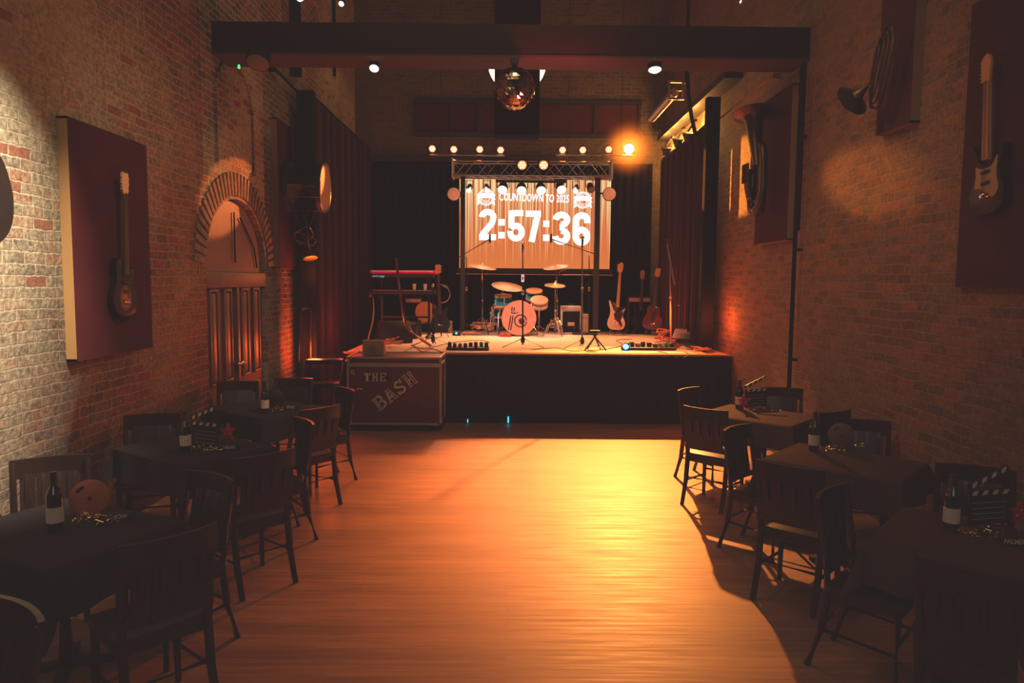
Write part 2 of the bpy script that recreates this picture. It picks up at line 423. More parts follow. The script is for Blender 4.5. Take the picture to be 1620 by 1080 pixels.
# left wall with a pointed door opening
DY0, DY1, DS, DT = 7.72, 9.62, 2.12, 2.96
def arch_pts(y0, y1, zs, zt, n=14):
    c = (y0 + y1) / 2; w = (y1 - y0) / 2; pts = []
    for k in range(n + 1):
        a = PI * k / n
        yy = c - w * math.cos(a); q = math.sin(a) ** .92
        pts.append((yy, zs + (zt - zs) * q))
    return pts
def left_wall():
    mb = MB(); ar = arch_pts(DY0, DY1, DS, DT)
    ap = [(DY0, 0.)] + ar + [(DY1, 0.)]
    def strip(x):
        q = lambda y, z: mb.bm.verts.new((x, y, z))
        f = mb.bm.faces.new
        f([q(YF - .2, 0), q(DY0, 0), q(DY0, ZC), q(YF - .2, ZC)])
        f([q(DY1, 0), q(YB + .2, 0), q(YB + .2, ZC), q(DY1, ZC)])
        for (a, b), (c, d) in zip(ar, ar[1:]): f([q(a, b), q(c, d), q(c, ZC), q(a, ZC)])
    strip(XL); strip(XL - .35)
    for (a, b), (c, d) in zip(ap, ap[1:]):
        mb.bm.faces.new([mb.bm.verts.new(v) for v in ((XL, a, b), (XL, c, d), (XL - .35, c, d), (XL - .35, a, b))])
    bmesh.ops.remove_doubles(mb.bm, verts=mb.bm.verts, dist=1e-5)
    return mb
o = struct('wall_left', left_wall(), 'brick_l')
# brick voussoirs round the door head: one trim with individual bricks
mb = MB(); out_ar = arch_pts(DY0 - .02, DY1 + .02, DS, DT + .02, 34)
for k in range(1, 34):
    y, z = out_ar[k]; y2, z2 = out_ar[k + 1] if k < 33 else out_ar[k]
    dy, dz = out_ar[min(k + 1, 34)][0] - out_ar[k - 1][0], out_ar[min(k + 1, 34)][1] - out_ar[k - 1][1]
    a = math.atan2(dz, dy); ny, nz = -math.sin(a), math.cos(a)
    mb.box((XL + .004, y + ny * .15, z + nz * .15), (.03, .066, .27), Matrix.Rotation(a, 3, 'X'), .006)
struct('trim_1', mb, 'arch')
# bricked-up pointed niche above the door
mb = MB(); na = arch_pts(8.05, 9.2, 3.95, 4.5, 12)
mb.tube([(XL + .01, 8.05, 3.3)] + [(XL + .01, a, b) for a, b in na] + [(XL + .01, 9.2, 3.3)], .018, 6)
struct('trim_2', mb, 'brick_l')
# the double door
door = root('door_1', 'tall pointed-arch double wooden door in the left brick wall', 'door', (XL - .07, 0, 0)); door['kind'] = 'structure'
dc = (DY0 + DY1) / 2
Mdoor = Matrix(((0, 1, 0, 0), (1, 0, 0, 0), (0, 0, 1, 0), (0, 0, 0, 1)))     # local x -> world y, local y -> world x
ar = arch_pts(DY0 + .02, DY1 - .02, DS, DT - .02, 20)
part('arch_panel', MB().prism([(DY0 + .02, DS - .02)] + ar + [(DY1 - .02, DS - .02)], -.05, .01, Mdoor), 'doorl', door)
mb = MB()
mb.tube([(.03, dc - .02, DS + .1), (.03, dc - .02, DT - .15)], .01, 5)
mb.tube([(.03, dc + .16, DT - .2), (.03, dc + .42, DT - .38), (.03, dc + .62, DS + .3), (.03, dc + .72, DS + .05)], .01, 5)
part('arch_batten', mb, 'blackm', door)
part('transom', MB().box((.02, dc, DS - .1), (.1, DY1 - DY0 - .02, .18), None, .02), 'doorw', door)
for s in (-1, 1):
    c = dc + s * .47
    lf = part('door_leaf', MB().box((-.02, c, 1.0), (.05, .92, 2.0), None, .008), 'doorw', door)
    for q in (-1, 1):
        pb = MB()
        for e in (-1, 1): pb.box((.02, c + q * .2 + e * .1, 1.38), (.035, .03, 1.05), None, .008)
        for e in (-1, 1): pb.box((.02, c + q * .2, 1.38 + e * .52), (.04, .22, .03), None, .008)
        pb.box((.015, c + q * .2, 1.38), (.03, .1, .98), None, .012)
        part('long_panel', pb, 'doorw', lf)
    pb = MB().box((.015, c, .62), (.03, .62, .2), None, .01).box((.03, c, .50), (.05, .66, .035), None, .01).box((.02, c, .28), (.03, .62, .26), None, .01)
    part('lower_panel', pb, 'doorl', lf)
    part('door_knob', MB().sphere((.06, dc + s * .06, 1.02), .03).cyl((0, dc + s * .06, 1.02), (.06, dc + s * .06, 1.02), .012), 'chrome', lf)
part('astragal', MB().box((.02, dc, 1.0), (.06, .07, 2.0), None, .01), 'doorw', door)
# cross beam
BY = 8.0; BZ = P(810, 90, BY).z; BT = P(810, 37, BY).z
BD = next(d for d in [x * .01 for x in range(5, 120)] if P(810, 110, BY + d).z < BZ + .0) if P(810, 110, BY).z < BZ else .45
while P(810, 110, BY + BD).z < BZ: BD += .01
bm_o = struct('ceiling_beam', MB().box((0, BY + BD / 2, (BZ + BT) / 2 + .01), (6.4, BD - .03, BT - BZ - .02), None, .01), 'beam')
bm_o.name = 'trim_3'
struct('trim_4', MB().box((0, BY + BD / 2, BZ + .011), (6.38, BD, .022)), 'beamred')
# far wall: wide dark blocked opening with mullions
wf = root('window_1', 'wide dark blocked-up window high in the back brick wall', 'window', (0, 0, 0)); wf['kind'] = 'structure'
a, b = P(658, 160, YB), P(1010, 216, YB)
wx0, wx1, wz1, wz0 = a.x, b.x, a.z, b.z
mb = MB()
for z in (wz0, wz1): mb.box(((wx0 + wx1) / 2, YB - .02, z), (wx1 - wx0 + .1, .1, .08))
for x in (wx0, wx1, wx0 + .75, wx0 + 1.3, wx1 - .9): mb.box((x, YB - .02, (wz0 + wz1) / 2), (.06, .09, wz1 - wz0))
part('window_frame', mb, 'black', wf)
part('blocked_pane', MB().box(((wx0 + wx1) / 2, YB - .005, (wz0 + wz1) / 2), (wx1 - wx0, .02, wz1 - wz0)), 'burg2', wf)
# ledge over the right curtain
struct('trim_5', MB().box((3.08, 12.6, 4.90), (.26, 4.6, .1)), 'black')
# ------------------------------------------------------------------ stage
SX0, SX1, SY0 = -2.35, 3.19, 10.3
st = root('stage', 'raised stage with black skirt and cream matting across the room', 'stage', (0, 0, 0))
part('platform', MB().box(((SX0 + SX1) / 2, (SY0 + YB) / 2 + .02, SZ - .06), (SX1 - SX0, YB - SY0 - .1, .08)), 'lip', st)
mb = MB(); n = 260; prof = []
for k in range(n + 1):
    x = SX0 + (SX1 - SX0) * k / n
    prof.append((x, SY0 - .012 + .014 * math.sin(k * .9) * (1 if k % 7 else .3)))
va = [mb.bm.verts.new((x, y, SZ - .03)) for x, y in prof]; vb = [mb.bm.verts.new((x, y - .01, 0.01)) for x, y in prof]
for k in range(n): mb.bm.faces.new((va[k], va[k + 1], vb[k + 1], vb[k]))
part('front_skirt', mb, 'skirt', st)
part('side_skirt', MB().box((SX0, 12.7, .48), (.02, 4.8, .95)), 'skirt', st)
part('stage_mat', MB().box((.35, 12.25, SZ - .006), (5.0, 3.7, .012)), 'rug', st)
part('edge_lip', MB().box(((SX0 + SX1) / 2, SY0 + .0, SZ - .012), (SX1 - SX0, .05, .02)), 'lip', st)

# ------------------------------------------------------------------ curtains
def curtain(y0, y1, x, z0, z1, amp, per, sgn):
    mb = MB(); n = int((y1 - y0) / .02); rows = []
    for zz in (z1, (z0 + z1) / 2, z0):
        row = []
        for k in range(n + 1):
            y = y0 + (y1 - y0) * k / n
            ph = y / per * 2 * PI + .8 * math.sin(y * 3.1)
            row.append(mb.bm.verts.new((x + sgn * (amp * math.sin(ph) + .3 * amp * math.sin(2.3 * ph)), y + .02 * math.sin(ph * 2), zz)))
        rows.append(row)
    for a, b in zip(rows, rows[1:]):
        for k in range(n): mb.bm.faces.new((a[k], a[k + 1], b[k + 1], b[k]))
    return mb
cr = root('stage_curtain', 'dark red pleated velvet curtain along the right side of the stage', 'curtain', (0, 0, 0))
part('curtain_cloth', curtain(10.95, 14.2, 2.93, SZ + .005, 4.36, .04, .135, 1), 'velvet', cr)
part('curtain_pipe', MB().cyl((2.93, 10.9, 4.38), (2.93, 14.3, 4.38), .025), 'blackm', cr)
cl = root('stage_curtain', 'dark red pleated velvet curtain hanging left of the stage to the floor', 'curtain', (0, 0, 0))
part('curtain_cloth', curtain(10.75, 14.9, -2.88, .01, 4.66, .045, .15, 1), 'velvet', cl)
part('curtain_pipe', MB().cyl((-2.88, 10.6, 4.68), (-2.88, 15.0, 4.68), .025), 'blackm', cl)
tag(part('masking_drape', MB().box((-2.9, 10.55, 2.35), (.24, .16, 4.66), None, .02), 'blackdrape'), 'narrow black drape leg at the near end of the left stage curtain', 'drape')
tag(part('masking_drape', MB().box((2.93, 10.78, 2.87), (.20, .14, 3.66), None, .02), 'blackdrape'), 'narrow black drape leg at the near end of the right stage curtain', 'drape')
mb = MB(); va = []; vb = []
for k in range(400):
    x = -2.8 + 5.7 * k / 399; y = 15.05 + .03 * math.sin(k * .55)
    va.append(mb.bm.verts.new((x, y, 4.42))); vb.append(mb.bm.verts.new((x, y, SZ + .005)))
for k in range(399): mb.bm.faces.new((va[k], va[k + 1], vb[k + 1], vb[k]))
tag(part('backdrop_curtain', mb, 'blackdrape'), 'wide black backdrop curtain hanging behind the screen and drums', 'curtain')

# ------------------------------------------------------------------ screen
SY = 14.75
a, b = P(727, 283, SY), P(964, 426, SY)
scr = root('projection_screen', 'glowing orange screen showing a white countdown above the drums', 'screen', ((a.x + b.x) / 2, SY, b.z))
sw, sh = b.x - a.x, a.z - b.z
part('screen_surface', MB().box((0, 0, sh / 2), (sw, .02, sh)), 'screen', scr)
mb = MB()
mb.box((0, -.02, -.04), (sw + .1, .06, .09))
part('lower_frame', mb, 'black', scr)
part('base_rail', MB().box((.0, -.05, -.115), (3.15, .03, .022)), 'lip', scr)
px2 = lambda px, py: (P(px, py, SY).x - scr.location.x, P(px, py, SY).z - scr.location.z)
def ribbon(mb, pts, w, y):
    """flat heavy stroke in x,z with mitred joints"""
    L, Rr = [], []
    for i, p in enumerate(pts):
        p = Vector(p); d0 = (p - Vector(pts[i - 1])).normalized() if i else None
        d1 = (Vector(pts[i + 1]) - p).normalized() if i < len(pts) - 1 else None
        d0 = d0 or d1; d1 = d1 or d0
        n0, n1 = Vector((-d0.y, d0.x)), Vector((-d1.y, d1.x)); mm = (n0 + n1)
        mm = mm.normalized() if mm.length > .01 else n0
        k = w / max(.5, mm.dot(n0))
        L.append(mb.bm.verts.new((p.x + mm.x * k, y, p.y + mm.y * k))); Rr.append(mb.bm.verts.new((p.x - mm.x * k, y, p.y - mm.y * k)))
    for i in range(len(pts) - 1): mb.bm.faces.new((L[i], L[i + 1], Rr[i + 1], Rr[i]))
def arc(cx, cz, rx, rz, a0, a1, n=12): return [(cx + rx * math.cos(R(a0 + (a1 - a0) * k / n)), cz + rz * math.sin(R(a0 + (a1 - a0) * k / n))) for k in range(n + 1)]
def digit(ch):
    if ch == '2': return [arc(.25, .74, .17, .17, 180, -8) + [(.38, .55), (.10, .17)], [(.0, .085), (.5, .085)], [(.13,.24),(.09,.12)]]
    if ch == '5': return [[(.46, .915), (.11, .915)], [(.115, 1.0), (.115, .43)], arc(.25, .29, .17, .21, 150, -0, 8) + arc(.25, .27, .17, .185, 0, -180)[1:] + [(.08, .33)]]
    if ch == '7': return [[(.0, .915), (.5, .915)], [(.40, .96), (.33, .6), (.20, 0.)]]
    if ch == '3': return [arc(.25, .76, .165, .155, 180, -90), arc(.25, .25, .175, .17, 90, -180)[:], [(.2, .53), (.32, .53)]]
    if ch == '6': return [[(.415, .68)] + arc(.25, .76, .165, .155, 0, 180) + [(.085, .5), (.085, .24)], arc(.25, .28, .165, .195, 0, 360, 24)]
mb = MB()
for ch, x0, x1, y0, y1 in (('2', 758, 785, 331, 379), ('5', 803, 830, 333, 381), ('7', 831, 856, 334, 382.5), ('3', 874, 902, 335.5, 386), ('6', 906, 934, 336.5, 388)):
    A = px2(x0, y1); B = px2(x1, y0)
    for st_ in digit(ch):
        pts = [(A[0] + p[0] / .5 * (B[0] - A[0]), A[1] + p[1] * (B[1] - A[1])) for p in st_]
        ribbon(mb, pts, .115 * (B[1] - A[1]) * .86, -.014)
for x, ys in ((793.5, (351.5, 372)), (864, (354, 376))):
    for y in ys:
        A = px2(x - 5, y + 5); B = px2(x + 5, y - 5)
        mb.box(((A[0] + B[0]) / 2, -.014, (A[1] + B[1]) / 2), (B[0] - A[0], .002, B[1] - A[1]))
part('countdown_digits', mb, 'digit', scr)
A = px2(845, 313.5); tx = text_mb('COUNTDOWN TO 2025', .21, .005, .001, Matrix.Translation((A[0], -.015, A[1])) @ Matrix.Rotation(R(1.2), 4, 'Y'), .60, 1.08)
xs = [v.co.x for v in tx.bm.verts]; k = (px2(900, 313)[0] - px2(790, 313)[0]) / (max(xs) - min(xs))
for v in tx.bm.verts: v.co.x = A[0] + (v.co.x - A[0]) * k
part('headline_text', tx, 'digit', scr)
for cx, cy in ((769, 312), (922, 316.5)):
    A = px2(cx, cy); mb = MB(); r = .155
    for rr, ww in ((r, .010), (r * .80, .006), (r * .55, .006)): ribbon(mb, [(A[0] + rr * math.cos(q * PI / 16), A[1] + rr * math.sin(q * PI / 16)) for q in range(33)], ww, -.014)
    mb.prism([(A[0] - .19, A[1] - .055), (A[0] - .1, A[1] - .02), (A[0], A[1] - .01), (A[0] + .1, A[1] - .02), (A[0] + .19, A[1] - .055), (A[0] + .165, A[1] + .01), (A[0] + .19, A[1] + .055), (A[0] + .1, A[1] + .075), (A[0], A[1] + .085), (A[0] - .1, A[1] + .075), (A[0] - .19, A[1] + .055), (A[0] - .165, A[1] + .01)], -.016, -.014)
    for s_ in (-1, 1): ribbon(mb, [(A[0] + s_ * .15, A[1] - .05), (A[0] + s_ * .17, A[1] - .14), (A[0] + s_ * .1, A[1] - .1)], .012, -.014)
    em = part('round_emblem', mb, 'digit', scr)
    mb = MB()
    for q in range(7): ribbon(mb, [(A[0] - .13 + q * .04, A[1] + .0), (A[0] - .115 + q * .04, A[1] + .055)], .004, -.018)
    part('emblem_lettering', mb, 'screen', em)

# ------------------------------------------------------------------ truss
TY = 13.7
a, b = P(716, 254, TY), P(968, 279, TY)
tr = root('lighting_truss', 'aluminium box truss carrying lamps in front of the screen', 'truss', (0, 0, 0))
x0, x1, z1, z0 = a.x, b.x, a.z, b.z
mb = MB()
for yy in (TY, TY + .3):
    for zz in (z0, z1): mb.cyl((x0, yy, zz), (x1, yy, zz), .018 if zz == z1 else .026, 8)
part('chords', mb, 'truss', tr)
mb = MB(); k = 14
for i in range(k):
    u0, u1 = x0 + (x1 - x0) * i / k, x0 + (x1 - x0) * (i + 1) / k
    s_ = (z0, z1) if i % 2 else (z1, z0)
    mb.cyl((u0, TY, s_[0]), (u1, TY, s_[1]), .009, 6)
    mb.cyl((u0, TY + .3, s_[1]), (u1, TY + .3, s_[0]), .009, 6)
    mb.cyl((u0, TY, z0), (u1, TY + .3, z0), .009, 6)
part('lacing', mb, 'truss', tr)
for x in (x0, x1): part('end_plate', MB().box((x, TY + .15, (z0 + z1) / 2), (.03, .34, z1 - z0 + .1)), 'truss', tr)
for px in (732, 944):
    x = P(px, 400, TY + .1).x
    part('upright', MB().box((x, TY + .12, (SZ + z0) / 2), (.085 if px < 800 else .10, .08, z0 - SZ)), 'black', tr)
part('crossbar', MB().box((P(840, 287, TY - .1).x, TY - .12, P(840, 287, TY - .1).z), (1.3, .04, .05)), 'black', tr)
def lamp_head(name, label, group, px, py, Y, r=.08, tilt=20, yaw=0, lens='par', top=.12):
    """par can: body, yoke, lens; looks towards the room and down by tilt"""
    p = P(px, py, Y); o = root(name, label, 'stage light', p, 0, group)
    d = Vector((math.sin(R(yaw)) * math.cos(R(tilt)), -math.cos(R(yaw)) * math.cos(R(tilt)), -math.sin(R(tilt))))
    part('lamp_body', MB().lathe([(r * .55, .19), (r * .8, .15), (r, .04), (r, 0), (r * .92, -.01)], (0, 0, 0), -d, 16), 'blackm', o)
    mb = MB()
    if lens == 'par':
        x, y = frame_of(d); q = [Vector((0, 0, 0))] + [(x * math.cos(k * PI / 3) + y * math.sin(k * PI / 3)) * r * .56 for k in range(6)]
        for v in q: mb.lathe([(r * .20, 0), (r * .20, .006)], v + d * .016, d, 10)
        ln = part('lens', MB().lathe([(r * .93, 0), (r * .93, .006)], d * .008, d, 16), 'lenso', o)
        part('led_cluster', mb, 'lensw', ln)
    elif lens: part('lens', MB().lathe([(r * .9, 0), (r * .7, .02)], d * .008, d, 18), lens, o)
    mb = MB(); side = d.cross(Vector((0, 0, 1))).normalized()
    c = -d * .07
    if top: mb.tube([c + side * r * 1.15, c + side * r * 1.15 + Vector((0, 0, top)), c - side * r * 1.15 + Vector((0, 0, top)), c - side * r * 1.15], .009, 6)
    else: mb.tube([c + side * r * 1.15, c + side * r * 1.15 - Vector((0, 0, .1)), c - side * r * 1.15 - Vector((0, 0, .1)), c - side * r * 1.15], .009, 6)
    part('yoke', mb, 'blackm', o); return o
words_ = ['leftmost', 'second from left', 'third from left', 'fourth from left', 'fifth from left', 'sixth from left', 'seventh from left', 'rightmost']
for i, (px, py, r, yaw, on) in enumerate(((742, 301, .055, -5, 1), (771, 301, .055, 10, 1), (795, 300, .10, -8, 1), (825, 301, .10, 0, 1), (856, 301, .10, 5, 1), (888, 300, .10, 10, 1), (911, 302, .055, -10, 1), (935, 300, .075, 5, 0))):
    lamp_head('hanging_stage_light', 'black stage light hung under the truss before the screen, %s of eight%s' % (words_[i], '' if on else ' and unlit'), 'stage lights under the truss',
              px, py, TY - .15, r, 38, yaw, 'lensw' if on else 'grey', .14)
for i, px in enumerate((826, 860)):
    lamp_head('truss_top_light', 'bright LED par on top of the truss, %s of the pair' % ('left' if i == 0 else 'right'), 'LED pars on top of the truss', px, 261, TY - .1, .088, 15, 0, 'par', .16)
LB = [(684, 235, 0), (718, 236, 0), (759, 236, 0), (792, 237, 0), (890, 237, 1), (922, 237, 1), (963, 236, 1)]
BYY = 14.1
for i, (px, py, s) in enumerate(LB):
    lamp_head('bar_light', 'glowing orange LED par on the high %s lighting bar, %s from its left end' % ('right' if s else 'left', ['first', 'second', 'third', 'fourth', 'first', 'second', 'third'][i]),
              'LED pars on the high lighting bars', px, py, BYY, .07, 22, 0, 'par', 0)
bl = lamp_head('bar_light', 'blazing orange stage lamp at the right end of the high right lighting bar', None, 995, 235, BYY, .105, 24, -10, 'lensbig', 0)
for nm, pa, pb in (('left', 680, 798), ('right', 880, 1000)):
    A, B = P(pa, 245, BYY), P(pb, 246, BYY)
    br = root('lighting_bar', 'thin horizontal pipe carrying the %s row of orange LED pars' % nm, 'lighting bar', (0, 0, 0))
    part('pipe', MB().cyl(A, B, .022, 8), 'truss', br)
    for u in (.15, .85):
        q = A.lerp(B, u); part('hanger_cable', MB().cyl(q, (q.x, q.y, ZC), .006, 5), 'blackm', br)
halo = part('lamp_halo', MB().sphere((0, 0, 0), .66, 24, 16), halo_mat(.66, 16.0)); halo.location = bl.location  # self-emitting ball that paints the lamp's bloom; nothing scatters light here
tag(halo, 'painted orange bloom around the blazing lamp on the right lighting bar', 'painted glow', None, 'stuff')
for i, (px, Yq) in enumerate(((718, 13.5), (964, 13.5))):
    p = P(px, 307, Yq); o = root('round_blinder', 'round orange-glowing lamp disc at the %s edge of the screen' % ('left' if not i else 'right'), 'stage light', p)
    part('lamp_rim', MB().lathe([(.09, .12), (.125, .03), (.125, -.02), (.112, -.02)], (0, 0, 0), (0, 1, 0), 24), 'black', o)
    part('lamp_glass', MB().lathe([(.115, 0), (.09, .02), (.03, .03)], (0, -.02, 0), (0, -1, 0), 24), 'litedisc', o)
    part('bracket', MB().bar((0, .06, 0), ((P(732 if not i else 944, 300, Yq).x - p.x), .2, .05), .03), 'black', o)

# ------------------------------------------------------------------ things up high
db = root('mirror_ball', 'mirrored disco ball hanging under the middle of the cross beam', 'disco ball', P(814, 140, 7.72))
mb = MB(); nr = 18; r = .215
for i in range(nr):
    th = PI * (i + .5) / nr; k = max(4, int(2 * nr * math.sin(th)))
    for j in range(k):
        ph = 2 * PI * j / k; dth = PI / nr * .47; dph = 2 * PI / k * .47
        q = [(th - dth, ph - dph), (th + dth, ph - dph), (th + dth, ph + dph), (th - dth, ph + dph)]
        jit = Vector((random.uniform(-1, 1), random.uniform(-1, 1), random.uniform(-1, 1))) * .002
        vs = [mb.bm.verts.new(Vector((math.sin(a_) * math.cos(b_), math.sin(a_) * math.sin(b_), math.cos(a_))) * (r + (jit.x if n_ % 2 else jit.y))) for n_, (a_, b_) in enumerate(q)]
        mb.bm.faces.new(vs)
core = part('ball_core', MB().sphere((0, 0, 0), r - .004, 28, 18), 'black', db)
tl = part('mirror_tile_skin', mb, 'mirror', db); tl['kind'] = 'stuff'
for p_ in tl.data.polygons: p_.use_smooth = False
part('hanger', MB().cyl((0, 0, r - .01), (0, 0, .26), .012), 'blackm', db)
mt = root('ceiling_motor', 'small black bracket clamped to the beam above the disco ball', 'bracket', P(814, 96, 7.58))
part('motor_box', MB().box((0, 0, 0), (.085, .06, .07), None, .006), 'black', mt)
part('clamp_arm', MB().box((0, .12, -.03), (.05, .24, .02)), 'black', mt)
ga = P(818, 100, 11.6)
o = root('globe_lamp', 'bright round white lamp half hidden behind the disco ball and black column', 'lamp', ga)
part('globe', MB().sphere((0, 0, 0), .45, 32, 20, (1, .35, 1)), 'globe', o); part('lamp_cord', MB().cyl((0, 0, .4), (0, 0, ZC - ga.z), .012), 'blackm', o)
a, b = P(782, 218, 10.9), P(855, 5, 10.9)
o = root('hung_speaker_column', 'tall black speaker column hanging from the ceiling behind the disco ball', 'speaker', ((a.x + b.x) / 2, 10.95, a.z))
cw = b.x - a.x
for k in range(6): part('speaker_cabinet', MB().box((0, 0, .25 + k * .48), (cw, .4, .46), None, .01), 'blackdrape', o)
part('hanging_frame', MB().box((0, 0, 2.95), (cw * .9, .3, .06)).cyl((0, 0, 2.9), (0, 0, ZC - a.z), .02), 'blackm', o)
def spot_can(px, py, Y, lab, r=.07, mat='lampw', tilt=70, up=None, name='ceiling_spotlight'):
    p = P(px, py, Y); o = root(name, lab, 'spotlight', p)
    d = Vector((0, -math.cos(R(tilt)), -math.sin(R(tilt))))
    part('lamp_can', MB().lathe([(r * .5, .2), (r, .12), (r * 1.05, 0)], (0, 0, 0), -d, 18), 'blackm', o)
    part('bulb_face', MB().lathe([(r * .95, 0), (r * .6, .02)], d * .004, d, 18), mat, o)
    part('stem', MB().cyl(-d * .15, (0, .0, (up if up else .25)), .012), 'blackm', o)
spot_can(592, 108, 8.25, 'small white spotlight just under the beam, left of the disco ball', .055, 'lampw', 55)
spot_can(1036, 110, 8.2, 'small white spotlight just under the beam, right of the disco ball', .075, 'lampw', 75)
spot_can(408, 99, 7.9, 'dull wide-faced lamp under the left end of the beam', .12, 'tan', 60)
spot_can(474, -2, 10.5, 'lit ceiling spotlight above the left end of the beam at the picture top', .055, 'lampw', 75, 3.)
spot_can(540, 6, 10.5, 'second lit ceiling spotlight from the left above the beam', .04, 'lampw', 40, 3.)
spot_can(1176, 2, 10.5, 'lit ceiling spotlight above the right end of the beam', .055, 'lampw', 75, 3.)
tag(part('green_indicator', MB().sphere(P(378, 103, 7.7), .008).box(P(378, 106, 7.7), (.02, .02, .03)), 'green'), 'tiny green indicator light under the left end of the beam', 'indicator')
for i, (px, Y, w) in enumerate(((455, 10.6, .17), (528, 10.6, .05), (1089, 10.8, .05))):
    p = P(px, 20, Y); p.x = max(p.x, -3.05); tag(part('vertical_duct' if w > .1 else 'vertical_pipe', MB().cyl((p.x, p.y, 4.9), (p.x, p.y, ZC), w / 2, 12), 'blackm'),
        ['thick dark vertical duct seen above the left part of the beam', 'thin dark vertical pipe seen above the left part of the beam', 'thin dark vertical pipe seen above the right part of the beam'][i], 'pipe')
# wall pipes
A, B = PX(1223, 120, 3.1), PX(1135, 190, 3.1)
tag(part('slim_pipe', MB().tube([A, B], .022, 8).box(A + Vector((.04, 0, 0)), (.1, .03, .06)), 'tubing'), 'slim horizontal pipe high on the right brick wall', 'pipe')
A, B = PX(436, 110, -3.1), PX(482, 157, -3.1)
tag(part('slim_pipe', MB().tube([A, B], .02, 8).box(A - Vector((.04, 0, 0)), (.1, .03, .06)), 'blackm'), 'slim dark horizontal pipe high on the left brick wall', 'pipe')
A, B = PX(1265, 118, 3.14), PX(1247, 615, 3.14)
cd = root('conduit', 'thin dark vertical conduit running down the right brick wall', 'conduit', (3.10, 7.95, 0))
part('conduit_pipe', MB().cyl((0, 0, .02), (0, 0, 4.35), .024, 8), 'blackm', cd)
part('second_pipe', MB().cyl((0, -.09, 2.6), (0, -.09, 4.35), .016, 8), 'blackm', cd)
for z in (1.2, 2.4, 3.6): part('strap', MB().box((0.045, 0, z), (.05, .08, .03)), 'blackm', cd)
# corrugated duct with register
A, B = P(1030, 188, 12.6), P(1067, 146, 11.4)
mb = MB(); n = 40; d = B - A
mb.tube([A + d * (k / n) for k in range(n + 1)], [.062 + .010 * (k % 2) for k in range(n + 1)], 14)
dd = root('flexible_duct', 'orange-lit corrugated duct with a square register near the ceiling right', 'duct', (0, 0, 0))
part('duct_hose', mb, 'tubing', dd)
mb = MB(); x, y = frame_of(d); dn = d.normalized()
q0 = B + dn * .08
for s in (-1, 1):
    mb.bar(q0 + x * .11 * s - y * .13, q0 + x * .11 * s + y * .13, .03); mb.bar(q0 + y * .13 * s - x * .12, q0 + y * .13 * s + x * .12, .03)
mb.bar(q0 - x * .1, q0 + x * .1, .015)
part('register_frame', mb, 'tubing', dd)
# silhouetted fixtures over the right curtain
for i, (px, py, Y) in enumerate(((1052, 232, 13.3), (1071, 218, 12.4), (1086, 208, 11.7))):
    p = P(px, py, Y); p.x = 2.8; o = root('clamped_floodlight', 'black floodlight silhouette clamped over the right curtain, %s' % ['farthest of three', 'middle of three', 'nearest of three'][i], 'stage light', p, 0, 'floodlights over the right curtain')
    part('lamp_head', MB().lathe([(.04, .14), (.09, .02), (.1, 0)], (0, 0, -.02), (0, .3, -1), 12), 'black', o)
    part('clamp_arm', MB().bar((0, 0, 0), (.1, 0, .16), .025).bar((.1, -.1, .16), (.1, .14, .17), .03), 'black', o)
mb = MB().tube([P(1087, 115, 10.9), P(1089, 150, 10.9), P(1094, 185, 10.9), P(1101, 216, 10.9)], .03, 8)
tag(part('hanging_cable', mb, 'blackm'), 'thick black cable hanging before the right curtain top', 'cable')

# ------------------------------------------------------------------ wall boards and instruments
def board(X, side, Y0, Y1, z0, z1, t, felt, edge, label):
    o = root('display_board', label, 'wall panel', (X, (Y0 + Y1) / 2, z0), 0)
    w, h = Y1 - Y0, z1 - z0; fx = side * t
    part('felt_panel', MB().box((fx * .5, 0, h / 2), (t - .004, w - .03, h - .03)).box((fx - side * .006, 0, h / 2), (.012, w - .004, h - .004)), felt, o)
    mb = MB()
    for y, ww in ((-w / 2 + .009, .018), (w / 2 - .009, .018)): mb.box((fx * .48, y, h / 2), (t * .94, ww, h))
    for z in (.009, h - .009): mb.box((fx * .48, 0, z), (t * .94, w, .018))
    part('wood_edge', mb, edge, o); return o
board(XL, 1, 5.24, 6.36, 1.43, 3.17, .08, 'burg', 'birch', 'burgundy felt board with pale wooden edge on the left wall, holding the sunburst guitar')
board(XL, 1, 9.9, 11.0, 2.17, 4.17, .09, 'burg', 'oak', 'tall burgundy felt board on the left wall past the arched door, behind the wall drum')
board(XR, -1, 8.23, 9.31, 2.52, 4.24, .09, 'burg', 'oak', 'burgundy felt board on the right wall holding the tuba')
board(XR, -1, 5.80, 6.33, 3.30, 5.3, .08, 'burg2', 'oak', 'narrow high burgundy felt board on the right wall holding the brass horn')
board(XR, -1, 3.6, 5.14, 2.02, 3.95, .05, 'burg2', 'oak', 'large dark felt board on the near right wall holding the pale-pickguard guitar')

